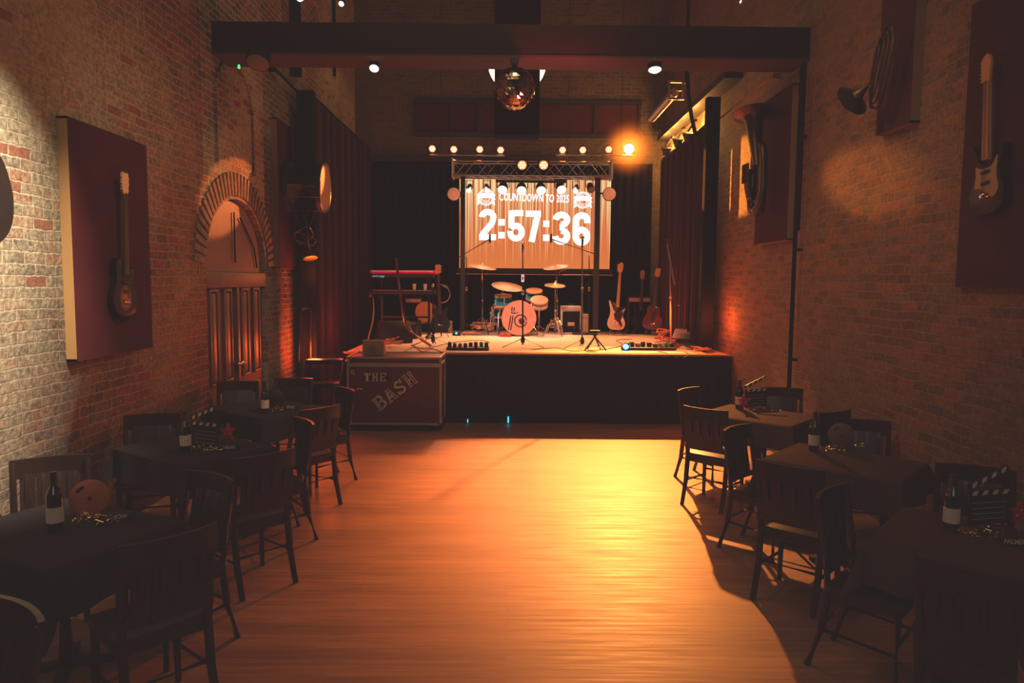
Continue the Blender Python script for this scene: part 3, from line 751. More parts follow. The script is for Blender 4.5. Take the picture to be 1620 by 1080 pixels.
def guitar(name, label, outline, body_mat, L, head, neck_mat, loc, rz, pick=None, th=.045, tuners='l', nt_=6, lean=0., cat='guitar', bridge=True, strings=True, scl=1.):
    """local: x across, y thickness (front is -y), z up; body bottom at z=0, neck to L"""
    o = root(name, label, cat, loc, rz); o.rotation_euler = (R(lean[0]) if isinstance(lean, tuple) else 0, R(lean[1]) if isinstance(lean, tuple) else R(lean), R(rz))
    o.scale = (scl,) * 3
    pts = cat_rom(outline, 6); bt = max(p[1] for p in outline)
    part('guitar_body', MB().prism([(p.x, p.y) for p in pts], -th / 2, th / 2, None, .008), body_mat, o)
    nb = bt - .12
    part('neck', MB().prism([(-.028, nb), (.028, nb), (.021, L - .17), (-.021, L - .17)], -th / 2 - .016, -th / 2 + .012), neck_mat, o)
    hp = [(p.x, p.y) for p in cat_rom(head, 4)]
    hd = part('headstock', MB().prism([(x, z + L - .18) for x, z in hp], -th / 2 - .012, -th / 2 + .004), neck_mat if neck_mat != 'rose' else 'maple', o)
    for k in range(nt_):
        mb = MB()
        if tuners == 'l': x, z = -.055, L - .15 + k * .12 / (nt_ - 1)
        else: s = -1 if k % 2 else 1; x, z = s * .055, L - .14 + (k // 2) * .1 / max(1, nt_ // 2 - 1)
        mb.sphere((x, -th / 2 - .004, z), .010, 8, 6); mb.cyl((x, -th / 2 - .004, z), (x * .4, -th / 2 - .004, z), .004, 6)
        part('tuning_peg', mb, 'steel', hd)
    if pick: part('pickguard', MB().prism([(p.x, p.y) for p in cat_rom(pick, 5)], -th / 2 - .005, -th / 2 + .002), 'pick' if name != 'electric_bass' else 'black', o)
    for z in ((.2, .27) if name != 'electric_bass' else (.20, .28)): part('pickup', MB().box((0, -th / 2 - .007, z), (.085, .012, .022), None, .003), 'black', o)
    if bridge: part('bridge', MB().box((0, -th / 2 - .008, .12), (.09, .014, .03), None, .003), 'chrome', o)
    mb = MB()
    for k in range(4 if nt_ == 4 else 6):
        x = (-.018 + .036 * k / (3 if nt_ == 4 else 5)); mb.cyl((x, -th / 2 - .02, .12), (x * .8, -th / 2 - .018, L - .16), .0009, 4)
    part('strings', mb, 'blackm', o)
    return o
LP = [(0, 0), (.12, .02), (.175, .10), (.165, .19), (.125, .27), (.13, .35), (.125, .40), (.06, .37), (.04, .40), (-.03, .45), (-.10, .45), (-.135, .39), (-.125, .30), (-.155, .21), (-.175, .11), (-.12, .02)]
LPc = [(0, 0), (.12, .02), (.175, .10), (.165, .19), (.13, .27), (.12, .34), (.15, .43), (.10, .42), (.055, .36), (-.04, .42), (-.11, .44), (-.14, .39), (-.125, .30), (-.155, .21), (-.175, .11), (-.12, .02)]
STR = [(0, 0), (.11, .015), (.165, .09), (.155, .18), (.115, .25), (.13, .32), (.165, .42), (.12, .40), (.06, .32), (-.05, .32), (-.09, .38), (-.15, .47), (-.155, .38), (-.12, .27), (-.155, .19), (-.17, .10), (-.11, .015)]
H1 = [(-.022, 0), (.022, 0), (.035, .06), (.04, .15), (.01, .19), (-.03, .18), (-.05, .15), (-.045, .06)]
H3 = [(-.022, 0), (.022, 0), (.045, .05), (.05, .14), (.03, .18), (0, .165), (-.03, .18), (-.05, .14), (-.045, .05)]
pk = [(-.1, .32), (-.05, .3), (.05, .3), (.11, .36), (.10, .25), (.12, .15), (.06, .1), (-.05, .17), (-.11, .18), (-.10, .26)]
# left wall sunburst guitar
g = PX(199, 505, XL + .115)
guitar('mounted_guitar', 'dark sunburst electric guitar mounted upright on the burgundy board on the left wall', LP, 'burst', 1.14, H3, 'rose', (XL + .115, 5.82, 1.73), 90, None, .05, '2', 6, 2.)
# right wall guitar
guitar('mounted_guitar', 'sunburst electric guitar with cream pickguard on the near right wall board', STR, 'burst2', 1.02, H1, 'maple', (XR - .09, 4.76, 2.50), -90, pk, .045, 'l', 6, -4.)
# double bass at the picture edge
o = root('double_bass', 'dark varnished double bass body hanging at the left picture edge', 'double bass', (XL + .14, 4.10, 2.22), 90)
bp = [(0, 0), (.2, .01), (.33, .12), (.36, .30), (.30, .48), (.215, .58), (.20, .68), (.26, .80), (.285, .95), (.22, 1.08), (.06, 1.18), (-.06, 1.18), (-.22, 1.08), (-.285, .95), (-.26, .80), (-.20, .68), (-.215, .58), (-.30, .48), (-.36, .30), (-.33, .12), (-.2, .01)]
part('bass_body', MB().prism([(p.x, p.y) for p in cat_rom(bp, 6)], -.06, .12, None, .02), 'basswood', o)
part('bass_neck', MB().prism([(-.04, 1.1), (.04, 1.1), (.03, 1.75), (-.03, 1.75)], -.13, -.07), 'rose', o)
part('tailpiece', MB().box((0, -.11, .3), (.07, .02, .3)), 'rose', o)
# wall drum
o = root('mounted_bass_drum', 'dark antique bass drum with amber head mounted on the left wall board', 'drum', (XL + .1, 10.35, 3.32))
rr = .33; ax = Vector((1, .03, -.03)).normalized()
part('drum_shell', MB().cyl(ax * .0, ax * .50, rr, 36), 'drumshell', o)
for u in (.03, .47): part('drum_hoop', MB().lathe([(rr, -.03), (rr + .02, -.03), (rr + .02, .03), (rr, .03)], ax * u, ax, 36), 'drumshell', o)
part('drum_head', MB().cyl(ax * .5, ax * .508, rr - .015, 36), 'drumhead', o)
mb = MB(); x, y = frame_of(ax)
for k in range(8):
    v = (x * math.cos(k * PI / 4 + .3) + y * math.sin(k * PI / 4 + .3)) * (rr + .015); mb.cyl(v + ax * .01, v + ax * .49, .006, 6)
mb.torus(ax * .505, rr + .012, .010, ax, 40, 6)
part('tension_rods', mb, 'steel', o)
# trombone-like brass under the drum
o = root('mounted_valve_horn', 'small brass valve instrument with long slide hung under the wall drum', 'brass instrument', (XL + .18, 10.4, 2.35))
o.scale = (1.0, 1.0, 1.0)
def loop(c, a, b, ang, r, ax1=Vector((0, 1, 0)), ax2=Vector((0, 0, 1)), off=Vector((0, 0, 0)), n=28):
    u = ax1 * math.cos(ang) + ax2 * math.sin(ang); v = -ax1 * math.sin(ang) + ax2 * math.cos(ang)
    return [Vector(c) + u * a * math.copysign(abs(math.cos(2 * PI * k / n)) ** .6, math.cos(2 * PI * k / n)) + v * b * math.copysign(abs(math.sin(2 * PI * k / n)) ** .6, math.sin(2 * PI * k / n)) + off for k in range(n)]
mb = MB(); Xp, Yp, Zp = Vector((1, 0, 0)), Vector((0, 1, 0)), Vector((0, 0, 1))
mb.tube(loop((.06, 0, .55), .33, .05, R(105), 0, Xp, Zp), .008, 6, closed=True)
mb.tube(loop((.2, .05, .65), .2, .05, R(75), 0, Xp, Zp), .007, 6, closed=True)
part('slide_tubes', mb, 'brass', o)
part('coiled_tubes', MB().tube(loop((.1, 0, .3), .13, .09, R(30), 0, Xp, Zp), .012, 6, closed=True).tube(loop((.1, .04, .25), .16, .06, R(-20), 0, Xp, Zp), .011, 6, closed=True), 'brass', o)
part('bell', MB().lathe([(.015, 0), (.02, .15), (.04, .26), (.1, .33), (.103, .335)], (.14, 0, .28), (.25, -.3, -1), 20), 'brass', o)
# tuba
o = root('mounted_tuba', 'dark brass tuba hung bell upward on the right wall board', 'tuba', (2.89, 8.83, 2.84))
bel = [(.05, -.62), (.065, -.4), (.085, -.2), (.10, -.05), (.125, .01), (.19, .045), (.24, .055), (.238, .05), (.18, .035), (.115, 0), (.05, -.1)]
part('bell', MB().lathe([(r_, z_) for r_, z_ in bel], (0, 0, 1.15), (0, .32, 1), 32), 'brassd', o)
mb = MB()
mb.tube(loop((.04, -.12, .42), .40, .17, R(88), 0, Yp, Zp), .045, 10, closed=True)
mb.tube(loop((.02, -.10, .42), .27, .11, R(92), 0, Yp, Zp), .028, 8, closed=True)
mb.tube([(0, 0, .55), (0, .02, .25), (0, -.05, .06), (0, -.2, .02), (.02, -.3, .12), (.03, -.33, .3)], [.04, .05, .055, .055, .05, .045], 10)
part('main_tubing', mb, 'brassd', o)
mb = MB()
for k in range(4): mb.cyl((-.09, -.12 + k * .05, .38), (-.09, -.12 + k * .05, .60), .018, 8)
for k in range(3): mb.tube(loop((-.08, -.1 + k * .02, .3 + .04 * k), .13 - .02 * k, .04, R(70 + 10 * k), 0, Yp, Zp), .011, 6, closed=True)
part('valve_block', mb, 'brass', o)
# upper horn
o = root('mounted_baritone_horn', 'dark brass horn with oval coils hung bell downward high on the right wall', 'brass instrument', (XR - .24, 5.98, 3.40))
mb = MB()
for k, (a_, b_) in enumerate(((.31, .105), (.27, .075), (.23, .05), (.17, .025))): mb.tube(loop((0, -.02, .36), a_, b_, R(108), 0, Yp, Zp, Vector((-.02 * k, 0, 0))), .013 if k == 0 else .009, 8, closed=True)
part('coiled_tubes', mb, 'brassd', o)
part('bell', MB().lathe([(.012, 0), (.025, .1), (.055, .18), (.12, .225), (.145, .23), (.12, .215), (.03, .15)], (-.05, .02, .27), (-.35, .9, -.55), 24), 'brassd', o)

# ------------------------------------------------------------------ flight case
a = P(550, 565, 9.62); b = P(697, 565, 9.62)
CX0, CX1, CY, CD = a.x, b.x, 9.62, .62
fc = root('flight_case', 'big maroon road case on casters stencilled THE BASH, against the stage', 'flight case', ((CX0 + CX1) / 2, CY, 0))
cw = CX1 - CX0; CT = P(620, 565, CY).z; CB = P(620, 670, CY).z
part('case_body', MB().box((0, CD / 2, (CB + CT) / 2 - .04), (cw - .02, CD, CT - CB - .10), None, .004), 'case', fc)
part('lid', MB().box((0, CD / 2, CT - .045), (cw - .02, CD, .08), None, .004), 'case', fc)
mb = MB()
for y in (-.004, CD + .004):
    for z in (CB, CT - .09, CT - .115, CT - .006): mb.box((0, y, z), (cw, .016, .026 if z > CB else .03))
    for x in (-cw / 2, cw / 2): mb.box((x, y, (CB + CT) / 2), (.03, .018, CT - CB))
for x in (-cw / 2, cw / 2):
    for z in (CB, CT - .1, CT - .006): mb.box((x, CD / 2, z), (.018, CD, .026))
part('metal_edging', mb, 'alu', fc)
for x in (-1, 1):
    for z in (CB + .02, CT - .05): part('ball_corner', MB().sphere((x * (cw / 2 - .005), -.002, z), .03, 10, 8), 'alu', fc)
for x in (-1, 1):
    for y in (.08, CD - .08):
        part('caster', MB().cyl((x * (cw / 2 - .12) - .02, y, .052), (x * (cw / 2 - .12) + .02, y, .052), .05, 16).box((x * (cw / 2 - .12), y, .1), (.06, .06, .06)), 'black', fc)
part('dolly_board', MB().box((0, CD / 2, (CB + .1) / 2 + .035), (cw - .06, CD - .06, CB - .1), None, .004), 'black', fc)
cpx = lambda px, py: Vector((P(px, py, CY).x - fc.location.x, -.006, P(px, py, CY).z))
v = cpx(594.5, 596)
bx = MB().prism([(-.17, -.05), (.17, -.05), (.18, .05), (-.18, .052)], 0, .004, Matrix.Translation((v.x, -.008, v.z)))
part('stencil_ground', bx, 'paintd', fc)
def stencil(txt, px, py, wpx, hpx, rot):
    v = cpx(px, py); mb = MB()
    # slab-serif stencil letters from strokes on a unit cell
    G = {'T': [[(.1, .9), (.9, .9)], [(.1, .97), (.1, .7)], [(.9, .97), (.9, .7)], [(.4, .8), (.4, .06)], [(.58, .8), (.58, .06)], [(.25, .05), (.75, .05)]],
         'H': [[(.05, .95), (.42, .95)], [(.05, .05), (.42, .05)], [(.58, .95), (.95, .95)], [(.58, .05), (.95, .05)], [(.2, .95), (.2, .05)], [(.3, .95), (.3, .05)], [(.72, .95), (.72, .05)], [(.82, .95), (.82, .05)], [(.36, .5), (.66, .5)]],
         'E': [[(.05, .95), (.42, .95)], [(.05, .05), (.42, .05)], [(.2, .95), (.2, .05)], [(.3, .95), (.3, .05)], [(.48, .95), (.9, .95)], [(.9, 1.0), (.9, .72)], [(.48, .5), (.75, .5)], [(.7, .62), (.7, .38)], [(.48, .05), (.9, .05)], [(.9, 0), (.9, .28)]],
         'B': [[(.0, .95), (.4, .95)], [(.0, .05), (.4, .05)], [(.15, .95), (.15, .05)], [(.26, .95), (.26, .05)], [(.46, .95)] + arc(.6, .74, .25, .21, 80, -90, 8), [(.46, .53)] + arc(.6, .27, .3, .22, 90, -90, 8) + [(.46, .05)]],
         'A': [[(.0, .05), (.38, .05)], [(.6, .05), (1., .05)], [(.15, .05), (.45, .95)], [(.52, .97), (.76, .05)], [(.60, .97), (.86, .05)], [(.33, .33), (.6, .33)]],
         'S': [arc(.5, .72, .32, .22, 20, 200, 10) + [(.3, .58), (.7, .42)] + arc(.5, .27, .33, .22, 20, -160, 10), [(.86, 1.), (.86, .7)], [(.12, 0.), (.12, .3)]]}
    n = len(txt); cwid = wpx / n; s = (P(700, 600, CY).x - P(600, 600, CY).x) / 100
    m3 = Matrix.Rotation(R(rot), 2)
    for i, ch in enumerate(txt):
        for stv in G[ch]:
            pts = []
            for q in stv:
                p2 = Vector(((i - n / 2) * cwid + q[0] * cwid * .86, (q[1] - .5) * hpx)) * s
                p2 = m3 @ p2; pts.append((v.x + p2.x, v.z + p2.y))
            ribbon(mb, pts, .0088 * (hpx / 14), -.0155)
    return mb
part('stencilled_word', stencil('THE', 594.5, 596, 37, 13, 0), 'paint', fc)
part('stencilled_word', stencil('BASH', 626, 617, 80, 21, 38), 'paint', fc)
mb = MB(); v = cpx(558, 589)
for k in range(3): ribbon(mb, arc(v.x, v.z + .02 - .022 * k, .022, .012, 200 - 30 * k, 10 - 30 * k, 6), .004, -.0155)
v = cpx(569, 615); ribbon(mb, arc(v.x, v.z - .01, .035, .02, 180, 0, 8), .007, -.0155)
part('old_stickers', mb, 'paint', fc)
# small tan practice amp on the case
p = P(592, 562, CY + .25)
o = root('small_amp', 'small tan box with a dark round grille standing on the road case', 'amplifier', (p.x, CY + .22, CT + .008))
part('amp_cabinet', MB().box((0, 0, .10), (.28, .14, .2), None, .008), 'tan', o)
part('speaker_grille', MB().lathe([(.052, 0), (.048, .006), (.015, .008)], (.0, -.07, .075), (0, -1, 0), 20), 'grey', o)
part('side_strip', MB().box((.144, 0, .10), (.008, .13, .19)), 'orcable', o)
# ------------------------------------------------------------------ stage steps
sp = root('portable_stage_steps', 'black portable stage steps with a tall handrail by the left curtain', 'steps', (-2.62, 9.75, 0))
for k, (y, z) in enumerate(((.0, .30), (.22, .60), (.44, .90))):
    part('tread', MB().box((.05, y, z), (.52, .26, .03), None, .004).box((.05, y - .12, z - .02), (.52, .015, .05)), 'blackm', sp)
for s in (-.22, .32):
    part('side_frame', MB().tube([(s, -.12, 0), (s, -.12, .3), (s, .3, .88), (s, .56, .88), (s, .56, 0)], .016, 8).cyl((s, -.1, .28), (s, .56, .28), .012), 'blackm', sp)
part('handrail', MB().tube([(-.27, .12, .02), (-.27, .18, .9), (-.27, .27, 1.55), (-.25, .31, 1.62), (-.22, .66, 1.62), (-.22, .6, .02)], .018, 8), 'blackm', sp)

# ------------------------------------------------------------------ chairs
def make_chair(label):
    o = root('slat_back_chair', label, 'chair', (0, 0, 0), 0, None)
    part('seat', MB().box((0, -.02, .455), (.43, .38, .05), None, .02), 'seat', o)
    part('seat_frame', MB().box((0, -.02, .415), (.40, .35, .045), None, .005), 'chair', o)
    for s in (-1, 1):
        part('leg', MB().tube([(s * .185, .14, .43), (s * .19, .145, 0)], [.021, .016], 8), 'chair', o)
        part('leg', MB().tube([(s * .19, -.29, 0), (s * .19, -.225, .22), (s * .19, -.20, .45)], [.019, .022, .023], 8), 'chair', o)
        part('back_post', MB().tube([(s * .19, -.20, .44), (s * .195, -.215, .62), (s * .2, -.265, .90)], [.023, .02, .017], 8), 'chair', o)
        part('stretcher', MB().cyl((s * .19, .14, .2), (s * .19, -.22, .22), .011, 8), 'chair', o)
    part('stretcher', MB().cyl((-.19, .143, .26), (.19, .143, .26), .011, 8), 'chair', o)
    part('stretcher', MB().cyl((-.19, -.22, .25), (.19, -.22, .25), .011, 8), 'chair', o)
    n = 12
    for rn, a, b in (('top_rail', .80, .92), ('lower_rail', .52, .56)):
        rows = []; mb = MB()
        for k in range(n + 1):
            u = -1 + 2 * k / n; y = -.262 - .045 * (1 - u * u) if a > .7 else -.205 - .02 * (1 - u * u)
            top = b + (.012 * (1 - abs(u)) if False else 0)
            rows.append([mb.bm.verts.new((u * .215, y + dy + (a - .8) * 0, z)) for dy, z in ((-.011, a), (.011, a), (.009, top), (-.013, top))])
        for r0, r1 in zip(rows, rows[1:]):
            for k in range(4): mb.bm.faces.new((r0[k], r0[(k + 1) % 4], r1[(k + 1) % 4], r1[k]))
        mb.bm.faces.new(rows[0][::-1]); mb.bm.faces.new(rows[-1])
        part(rn, mb, 'chair', o)
    for k in range(4):
        u = (-.6 + .4 * k)
        y0, y1 = -.205 - .02 * (1 - u * u), -.262 - .045 * (1 - u * u)
        part('back_slat', MB().tube([(u * .2, y0, .53), (u * .215, (y0 + y1) / 2 - .005, .68), (u * .215, y1, .82)], .02, 6).box((u * .21, (y0 + y1) / 2 - .004, .68), (.082, .012, .29), (10, 0, 0)), 'chair', o)
    return o
def face(dx, dy): return math.degrees(math.atan2(dy, dx)) - 90
# rail centre (x, y), facing direction, label
CH = [
 ((1.755, 6.42), (.66, .75), 'dark slat-back chair at the far right table with its back to the aisle'),
 ((1.90, 7.62), (.70, -.70), 'dark slat-back chair at the far right table, on its stage side'),
 ((1.78, 5.60), (.70, -.70), 'dark slat-back chair on the stage side of the middle right table, facing the camera side'),
 ((1.74, 4.42), (.67, .74), 'dark slat-back chair at the middle right table with its back to the aisle'),
 ((1.76, 3.88), (.72, -.69), 'dark slat-back chair on the stage side of the near right table'),
 ((1.86, 2.80), (.67, .74), 'dark slat-back chair at the near right table with its back to the camera'),
 ((2.93, 7.72), (-.25, -.97), 'dark slat-back chair between the far right table and the right brick wall'),
 ((2.90, 6.33), (-.5, .86), 'dark slat-back chair at the far right table, wall side, half hidden by the middle table'),
 ((2.93, 5.93), (-.35, -.94), 'dark slat-back chair at the middle right table against the brick wall'),
 ((2.90, 4.42), (-.45, -.89), 'dark slat-back chair at the near right table close to the brick wall'),
 ((-1.68, 7.42), (-.75, -.66), 'dark slat-back chair at the far left table, on its stage side by the road case'),
 ((-1.64, 6.32), (-.80, .60), 'dark slat-back chair at the far left table with its back to the aisle'),
 ((-1.62, 5.72), (-.80, -.60), 'dark slat-back chair on the stage side of the middle left table'),
 ((-1.56, 4.62), (-.74, .67), 'dark slat-back chair at the middle left table with its back to the aisle'),
 ((-1.70, 4.10), (-.54, -.84), 'dark slat-back chair on the stage side of the near left table'),
 ((-1.48, 3.12), (-.74, .67), 'dark slat-back chair at the near left table with its back to the aisle'),
 ((-1.70, 2.42), (-.5, -.87), 'dark slat-back chair cut off by the bottom left picture corner'),
 ((-2.93, 5.93), (.30, -.95), 'dark slat-back chair at the middle left table against the left brick wall'),
 ((-2.86, 4.48), (.45, -.89), 'dark slat-back chair behind the near left table by the left brick wall'),
 ((-3.0, 3.38), (.9, .2), 'dark slat-back chair between the near left table and the wall at the picture edge'),
 ((-2.94, 7.85), (.25, -.97), 'dark slat-back chair at the far left table before the arched door, left one'),
 ((-2.42, 8.15), (.0, -1), 'dark slat-back chair at the far left table before the arched door, right one'),
 ((1.66, 2.18), (.70, -.70), 'dark slat-back chair cut off by the bottom right picture corner'),
]
first = None
for (x, y), (dx, dy), lab in CH:
    L = math.hypot(dx, dy); dx, dy = dx / L, dy / L
    loc = (x + dx * .28, y + dy * .28, 0)
    if first is None:
        first = make_chair(lab); first['group'] = 'restaurant chairs round the tables'
        first.location = loc; first.rotation_euler = (0, 0, R(face(dx, dy)))
    else: dup(first, loc, face(dx, dy), lab)

# ------------------------------------------------------------------ tables
def cloth_mb(hx, hy, ov):
    mb = MB(); nx, ny = 48, 40; V = {}
    for i in range(nx + 1):
        for j in range(ny + 1):
            x = -(hx + ov) + 2 * (hx + ov) * i / nx; y = -(hy + ov) + 2 * (hy + ov) * j / ny
            ox, oy = max(0, abs(x) - hx), max(0, abs(y) - hy)
            cx, cy = max(-hx, min(hx, x)), max(-hy, min(hy, y)); d = math.hypot(ox, oy)
            if d > 0:
                nxx, nyy = math.copysign(ox / d, x), math.copysign(oy / d, y)
                corner = min(ox, oy) / d
                s = x if oy > ox else y
                fl = .015 + d * .10 + d * .10 * math.sin(s * 17) * (1 if corner < .3 else .2) + corner * d * .42
                if d < .03: fl = d * .6
                z = .75 - (d if d > .03 else d * .6); z = max(z, .75 - d)
                V[i, j] = mb.bm.verts.new((cx + nxx * fl, cy + nyy * fl, z))
            else: V[i, j] = mb.bm.verts.new((x, y, .75))
    for i in range(nx):
        for j in range(ny): mb.bm.faces.new((V[i, j], V[i + 1, j], V[i + 1, j + 1], V[i, j + 1]))
    return mb
TB = [
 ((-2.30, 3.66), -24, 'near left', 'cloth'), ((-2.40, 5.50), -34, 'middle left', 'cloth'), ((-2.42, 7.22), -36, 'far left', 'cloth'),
 ((2.42, 3.55), -42, 'near right', 'cloth_lit'), ((2.46, 5.22), -42, 'middle right', 'cloth_lit'), ((2.46, 7.05), -42, 'far right', 'cloth_lit'), ((-2.45, 1.75), -30, 'nearest bottom left, mostly out of view', 'cloth'),
]
cm = {}
for (x, y), rz, nm, cmat in TB[:6]:
    o = root('square_table', 'pedestal table under the %s dark tablecloth' % nm, 'table', (x, y, 0), rz, 'cloth-covered tables')
    part('tabletop', MB().box((0, 0, .725), (.92, .72, .03), None, .008), 'chair', o)
    part('column', MB().cyl((0, 0, .03), (0, 0, .71), .04, 16), 'blackm', o)
    mb = MB()
    for k in range(4): mb.bar((0, 0, .03), (math.cos(k * PI / 2 + PI / 4) * .22, math.sin(k * PI / 2 + PI / 4) * .22, .02), .05, .03)
    part('cross_base', mb, 'blackm', o)
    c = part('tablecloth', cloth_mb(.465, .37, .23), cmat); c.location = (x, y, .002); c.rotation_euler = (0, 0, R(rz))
    tag(c, 'dark tablecloth draped over the %s table' % nm, 'tablecloth', 'dark tablecloths on the six tables')
# ------------------------------------------------------------------ centrepieces
def on(x, y, dx, dy): return (x + dx, y + dy, .753)
def bottle(loc, lab, h=.30):
    o = root('wine_bottle', lab, 'bottle', loc, 0, 'wine bottles on the tables')
    part('glass_body', MB().lathe([(.001, 0), (.036, .002), (.038, .02), (.038, .18), (.032, .205), (.015, .235), (.0135, .285), (.015, .29), (.015, .30)], seg=20), 'bottle', o)
    part('paper_label', MB().lathe([(.037, .043), (.0402, .045), (.0402, .122), (.037, .124)], seg=24), 'label', o)
    part('neck_foil', MB().lathe([(.0165, .22), (.0155, .285), (.017, .29), (.0165, .304)], seg=14), 'red' if 'red' in lab else 'brassd', o)
def clapper(loc, rz, lab):
    o = root('clapperboard', lab, 'clapperboard', loc, rz, 'film clapperboards on the tables')
    w, h = .26, .16
    sl = part('slate', MB().box((0, 0, h / 2), (w, .008, h)), 'black', o)
    mb = MB()
    for k in range(4): mb.box((0, -.0045, .03 + k * .03), (w * .85, .001, .002))
    part('ruled_lines', mb, 'label', sl)
    def stick(z, ang, piv):
        m = Matrix.Translation((piv[0], 0, piv[1])) @ Matrix.Rotation(R(-ang), 4, 'Y')
        a = MB().prism([(0, 0), (w, 0), (w, .03), (0, .03)], -.006, .006, m)
        b = MB()
        for k in range(4): b.prism([(.012 + k * .065, .003), (.042 + k * .065, .003), (.057 + k * .065, .027), (.027 + k * .065, .027)], -.0075, -.006, m)
        return a, b
    for ang, piv in ((0, (-w / 2, h)), (22, (-w / 2, h + .035))):
        a, b = stick(0, ang, piv); s_ = part('clap_stick', a, 'black', o); part('white_chevrons', b, 'label', s_)
def star(loc, rz, lab, s=.07):
    o = root('glitter_star', lab, 'star', loc, rz, 'red glitter stars on the tables')
    pts = [(s * (1 if k % 2 == 0 else .42) * math.sin(k * PI / 5), s + s * (1 if k % 2 == 0 else .42) * math.cos(k * PI / 5)) for k in range(10)]
    part('star_shape', MB().prism(pts, -.008, .008, Matrix.Translation((0, 0, .045)), .002), 'red', o)
    part('star_beads', MB().sphere((0, -.011, .045 + s * 1.3), .004, 6, 4).sphere((.02, -.011, .045 + s * .8), .004, 6, 4).sphere((-.02, -.011, .045 + s * .8), .004, 6, 4), 'white', o)
    part('star_stem', MB().cyl((0, 0, 0), (0, 0, .09), .004, 6), 'red', o)
def reel(loc, rz, lab, mat):
    o = root('film_reel', lab, 'film reel', loc, rz, 'film reels on the tables'); c = Vector((0, 0, .098)); r = .095
    ax = (0, 1, 0)
    for y in (-.012, .012): part('reel_flange', MB().lathe([(r, -.002), (r + .003, 0), (r, .002)], c + Vector((0, y, 0)), ax, 32), mat, o)
    part('film_winding', MB().lathe([(r * .86, -.011), (r * .86, .011)], c, ax, 32), 'black', o)
    mb = MB()
    for k in range(3): 
        a = PI / 2 + .35 + k * 2 * PI / 3
        pts = [(math.cos(a + q * .13) * r * .84, math.sin(a + q * .13) * r * .84) for q in range(6)] + [(math.cos(a + q * .13) * r * .66, math.sin(a + q * .13) * r * .66) for q in range(5, -1, -1)]
        if k == 0: mb.prism(pts, -.0165, -.0145, Matrix.Translation(c))
    mb.lathe([(.011, 0), (.011, .003)], c + Vector((0, -.0145, 0)), (0, -1, 0), 10)
    part('reel_slots', mb, 'black', o)
def tinsel(loc, lab, n=70, rx=.13, ry=.06, mat='gold'):
    mb = MB()
    for _ in range(n):
        a = random.uniform(0, 2 * PI); q = math.sqrt(random.random()); z = random.uniform(.004, .055) * (1 - q * .6)
        p = Vector((math.cos(a) * rx * q, math.sin(a) * ry * q, z))
        e = Euler((random.uniform(0, 3), random.uniform(0, 3), random.uniform(0, 3))).to_matrix()
        mb.box(p, (.012, .007, .0015), e)
        if _ % 3 == 0: mb.tube([p, p + Vector((random.uniform(-.03, .03), random.uniform(-.03, .03), random.uniform(0, .02))), p + Vector((random.uniform(-.05, .05), random.uniform(-.05, .05), 0))], .0012, 4)
    o = part('tinsel_garland', mb, mat); o.location = loc
    tag(o, lab, 'tinsel', None, 'stuff')
def name_sign(loc, rz, txt, lab):
    o = root('name_sign', lab, 'sign', loc, rz)
    part('sign_block', MB().box((0, 0, .02), (.15, .02, .04), None, .003), 'black', o)
    part('sign_lettering', text_mb(txt, .034, .0004, .0006, Matrix.Translation((0, -.0112, .02)), .85), 'label', o)
    part('film_curl', MB().tube([(.06, -.01, .002), (.075, 0, .03), (.085, .0, .055), (.075, .01, .06), (.065, .005, .03)], .003, 6), 'brass', o)
def ontab(px, py): return PZ(px, py, .753)
# middle left
bottle(ontab(294, 713), 'dark wine bottle with pale label on the middle left table'); clapper(ontab(325, 706), -22, 'black clapperboard with white chevrons held open on the middle left table')
star(ontab(361, 706), 5, 'red glitter star on the middle left table'); tinsel(ontab(328, 711), 'gold tinsel heap before the clapperboard on the middle left table')
name_sign(ontab(363, 711), 12, 'VEGAS', 'small black block sign lettered VEGAS on the middle left table')
# near left
bottle(ontab(88, 838), 'dark wine bottle in front of the rust film reel on the near left table'); reel(ontab(143, 815), 28, 'rust-orange film reel standing on the near left table', 'reel')
tinsel(ontab(150, 826), 'gold and red tinsel heap round the film reel on the near left table', 90); name_sign(ontab(188, 822), 15, 'SHOW', 'small black block sign lettered SHOW on the near left table')
# far left
bottle(ontab(419, 652), 'dark wine bottle with white label on the far left table'); reel(ontab(434, 646), 5, 'black disc-shaped film reel on the far left table', 'black')
tinsel(ontab(437, 650), 'gold tinsel heap on the far left table', 60, .1); name_sign(ontab(460, 647), 5, 'STARS', 'small dark block sign behind the tinsel on the far left table')
# far right
bottle(ontab(1169, 646), 'dark wine bottle at the left edge of the far right table'); clapper(ontab(1195, 643), 18, 'clapperboard with tan chevrons on the far right table')
star(ontab(1176, 652), -5, 'red glitter star leaning by the bottle on the far right table'); tinsel(ontab(1196, 649), 'gold tinsel heap on the far right table', 60, .1)
tag(part('gold_clip', MB().tube(loop((0, 0, .006), .05, .014, 0, 0, Xp, Yp), .004, 6, closed=True), 'gold'), 'gold wire clip lying right of the clapperboard on the far right table', 'clip').location = ontab(1228, 650)
# middle right
bottle(ontab(1287, 712), 'dark wine bottle with drab label on the middle right table'); reel(ontab(1330, 708), -12, 'drab brown film reel standing on the middle right table', 'reeld')
tinsel(ontab(1318, 712), 'copper tinsel heap on the middle right table', 80, .13); tinsel(ontab(1356, 706), 'small copper tinsel heap right of the film reel on the middle right table', 36, .05, .05)
# near right
bottle(ontab(1504, 838), 'dark wine bottle with tan label on the near right table'); clapper(ontab(1562, 828), 12, 'dim clapperboard on the near right table')
tinsel(ontab(1555, 846), 'copper tinsel heap on the near right table', 90, .13); name_sign(ontab(1603, 862), -6, 'PALMER', 'small black block sign lettered PALMER on the near right table')
star(ontab(1612, 842), -10, 'dim red glitter star at the right picture edge', .06)

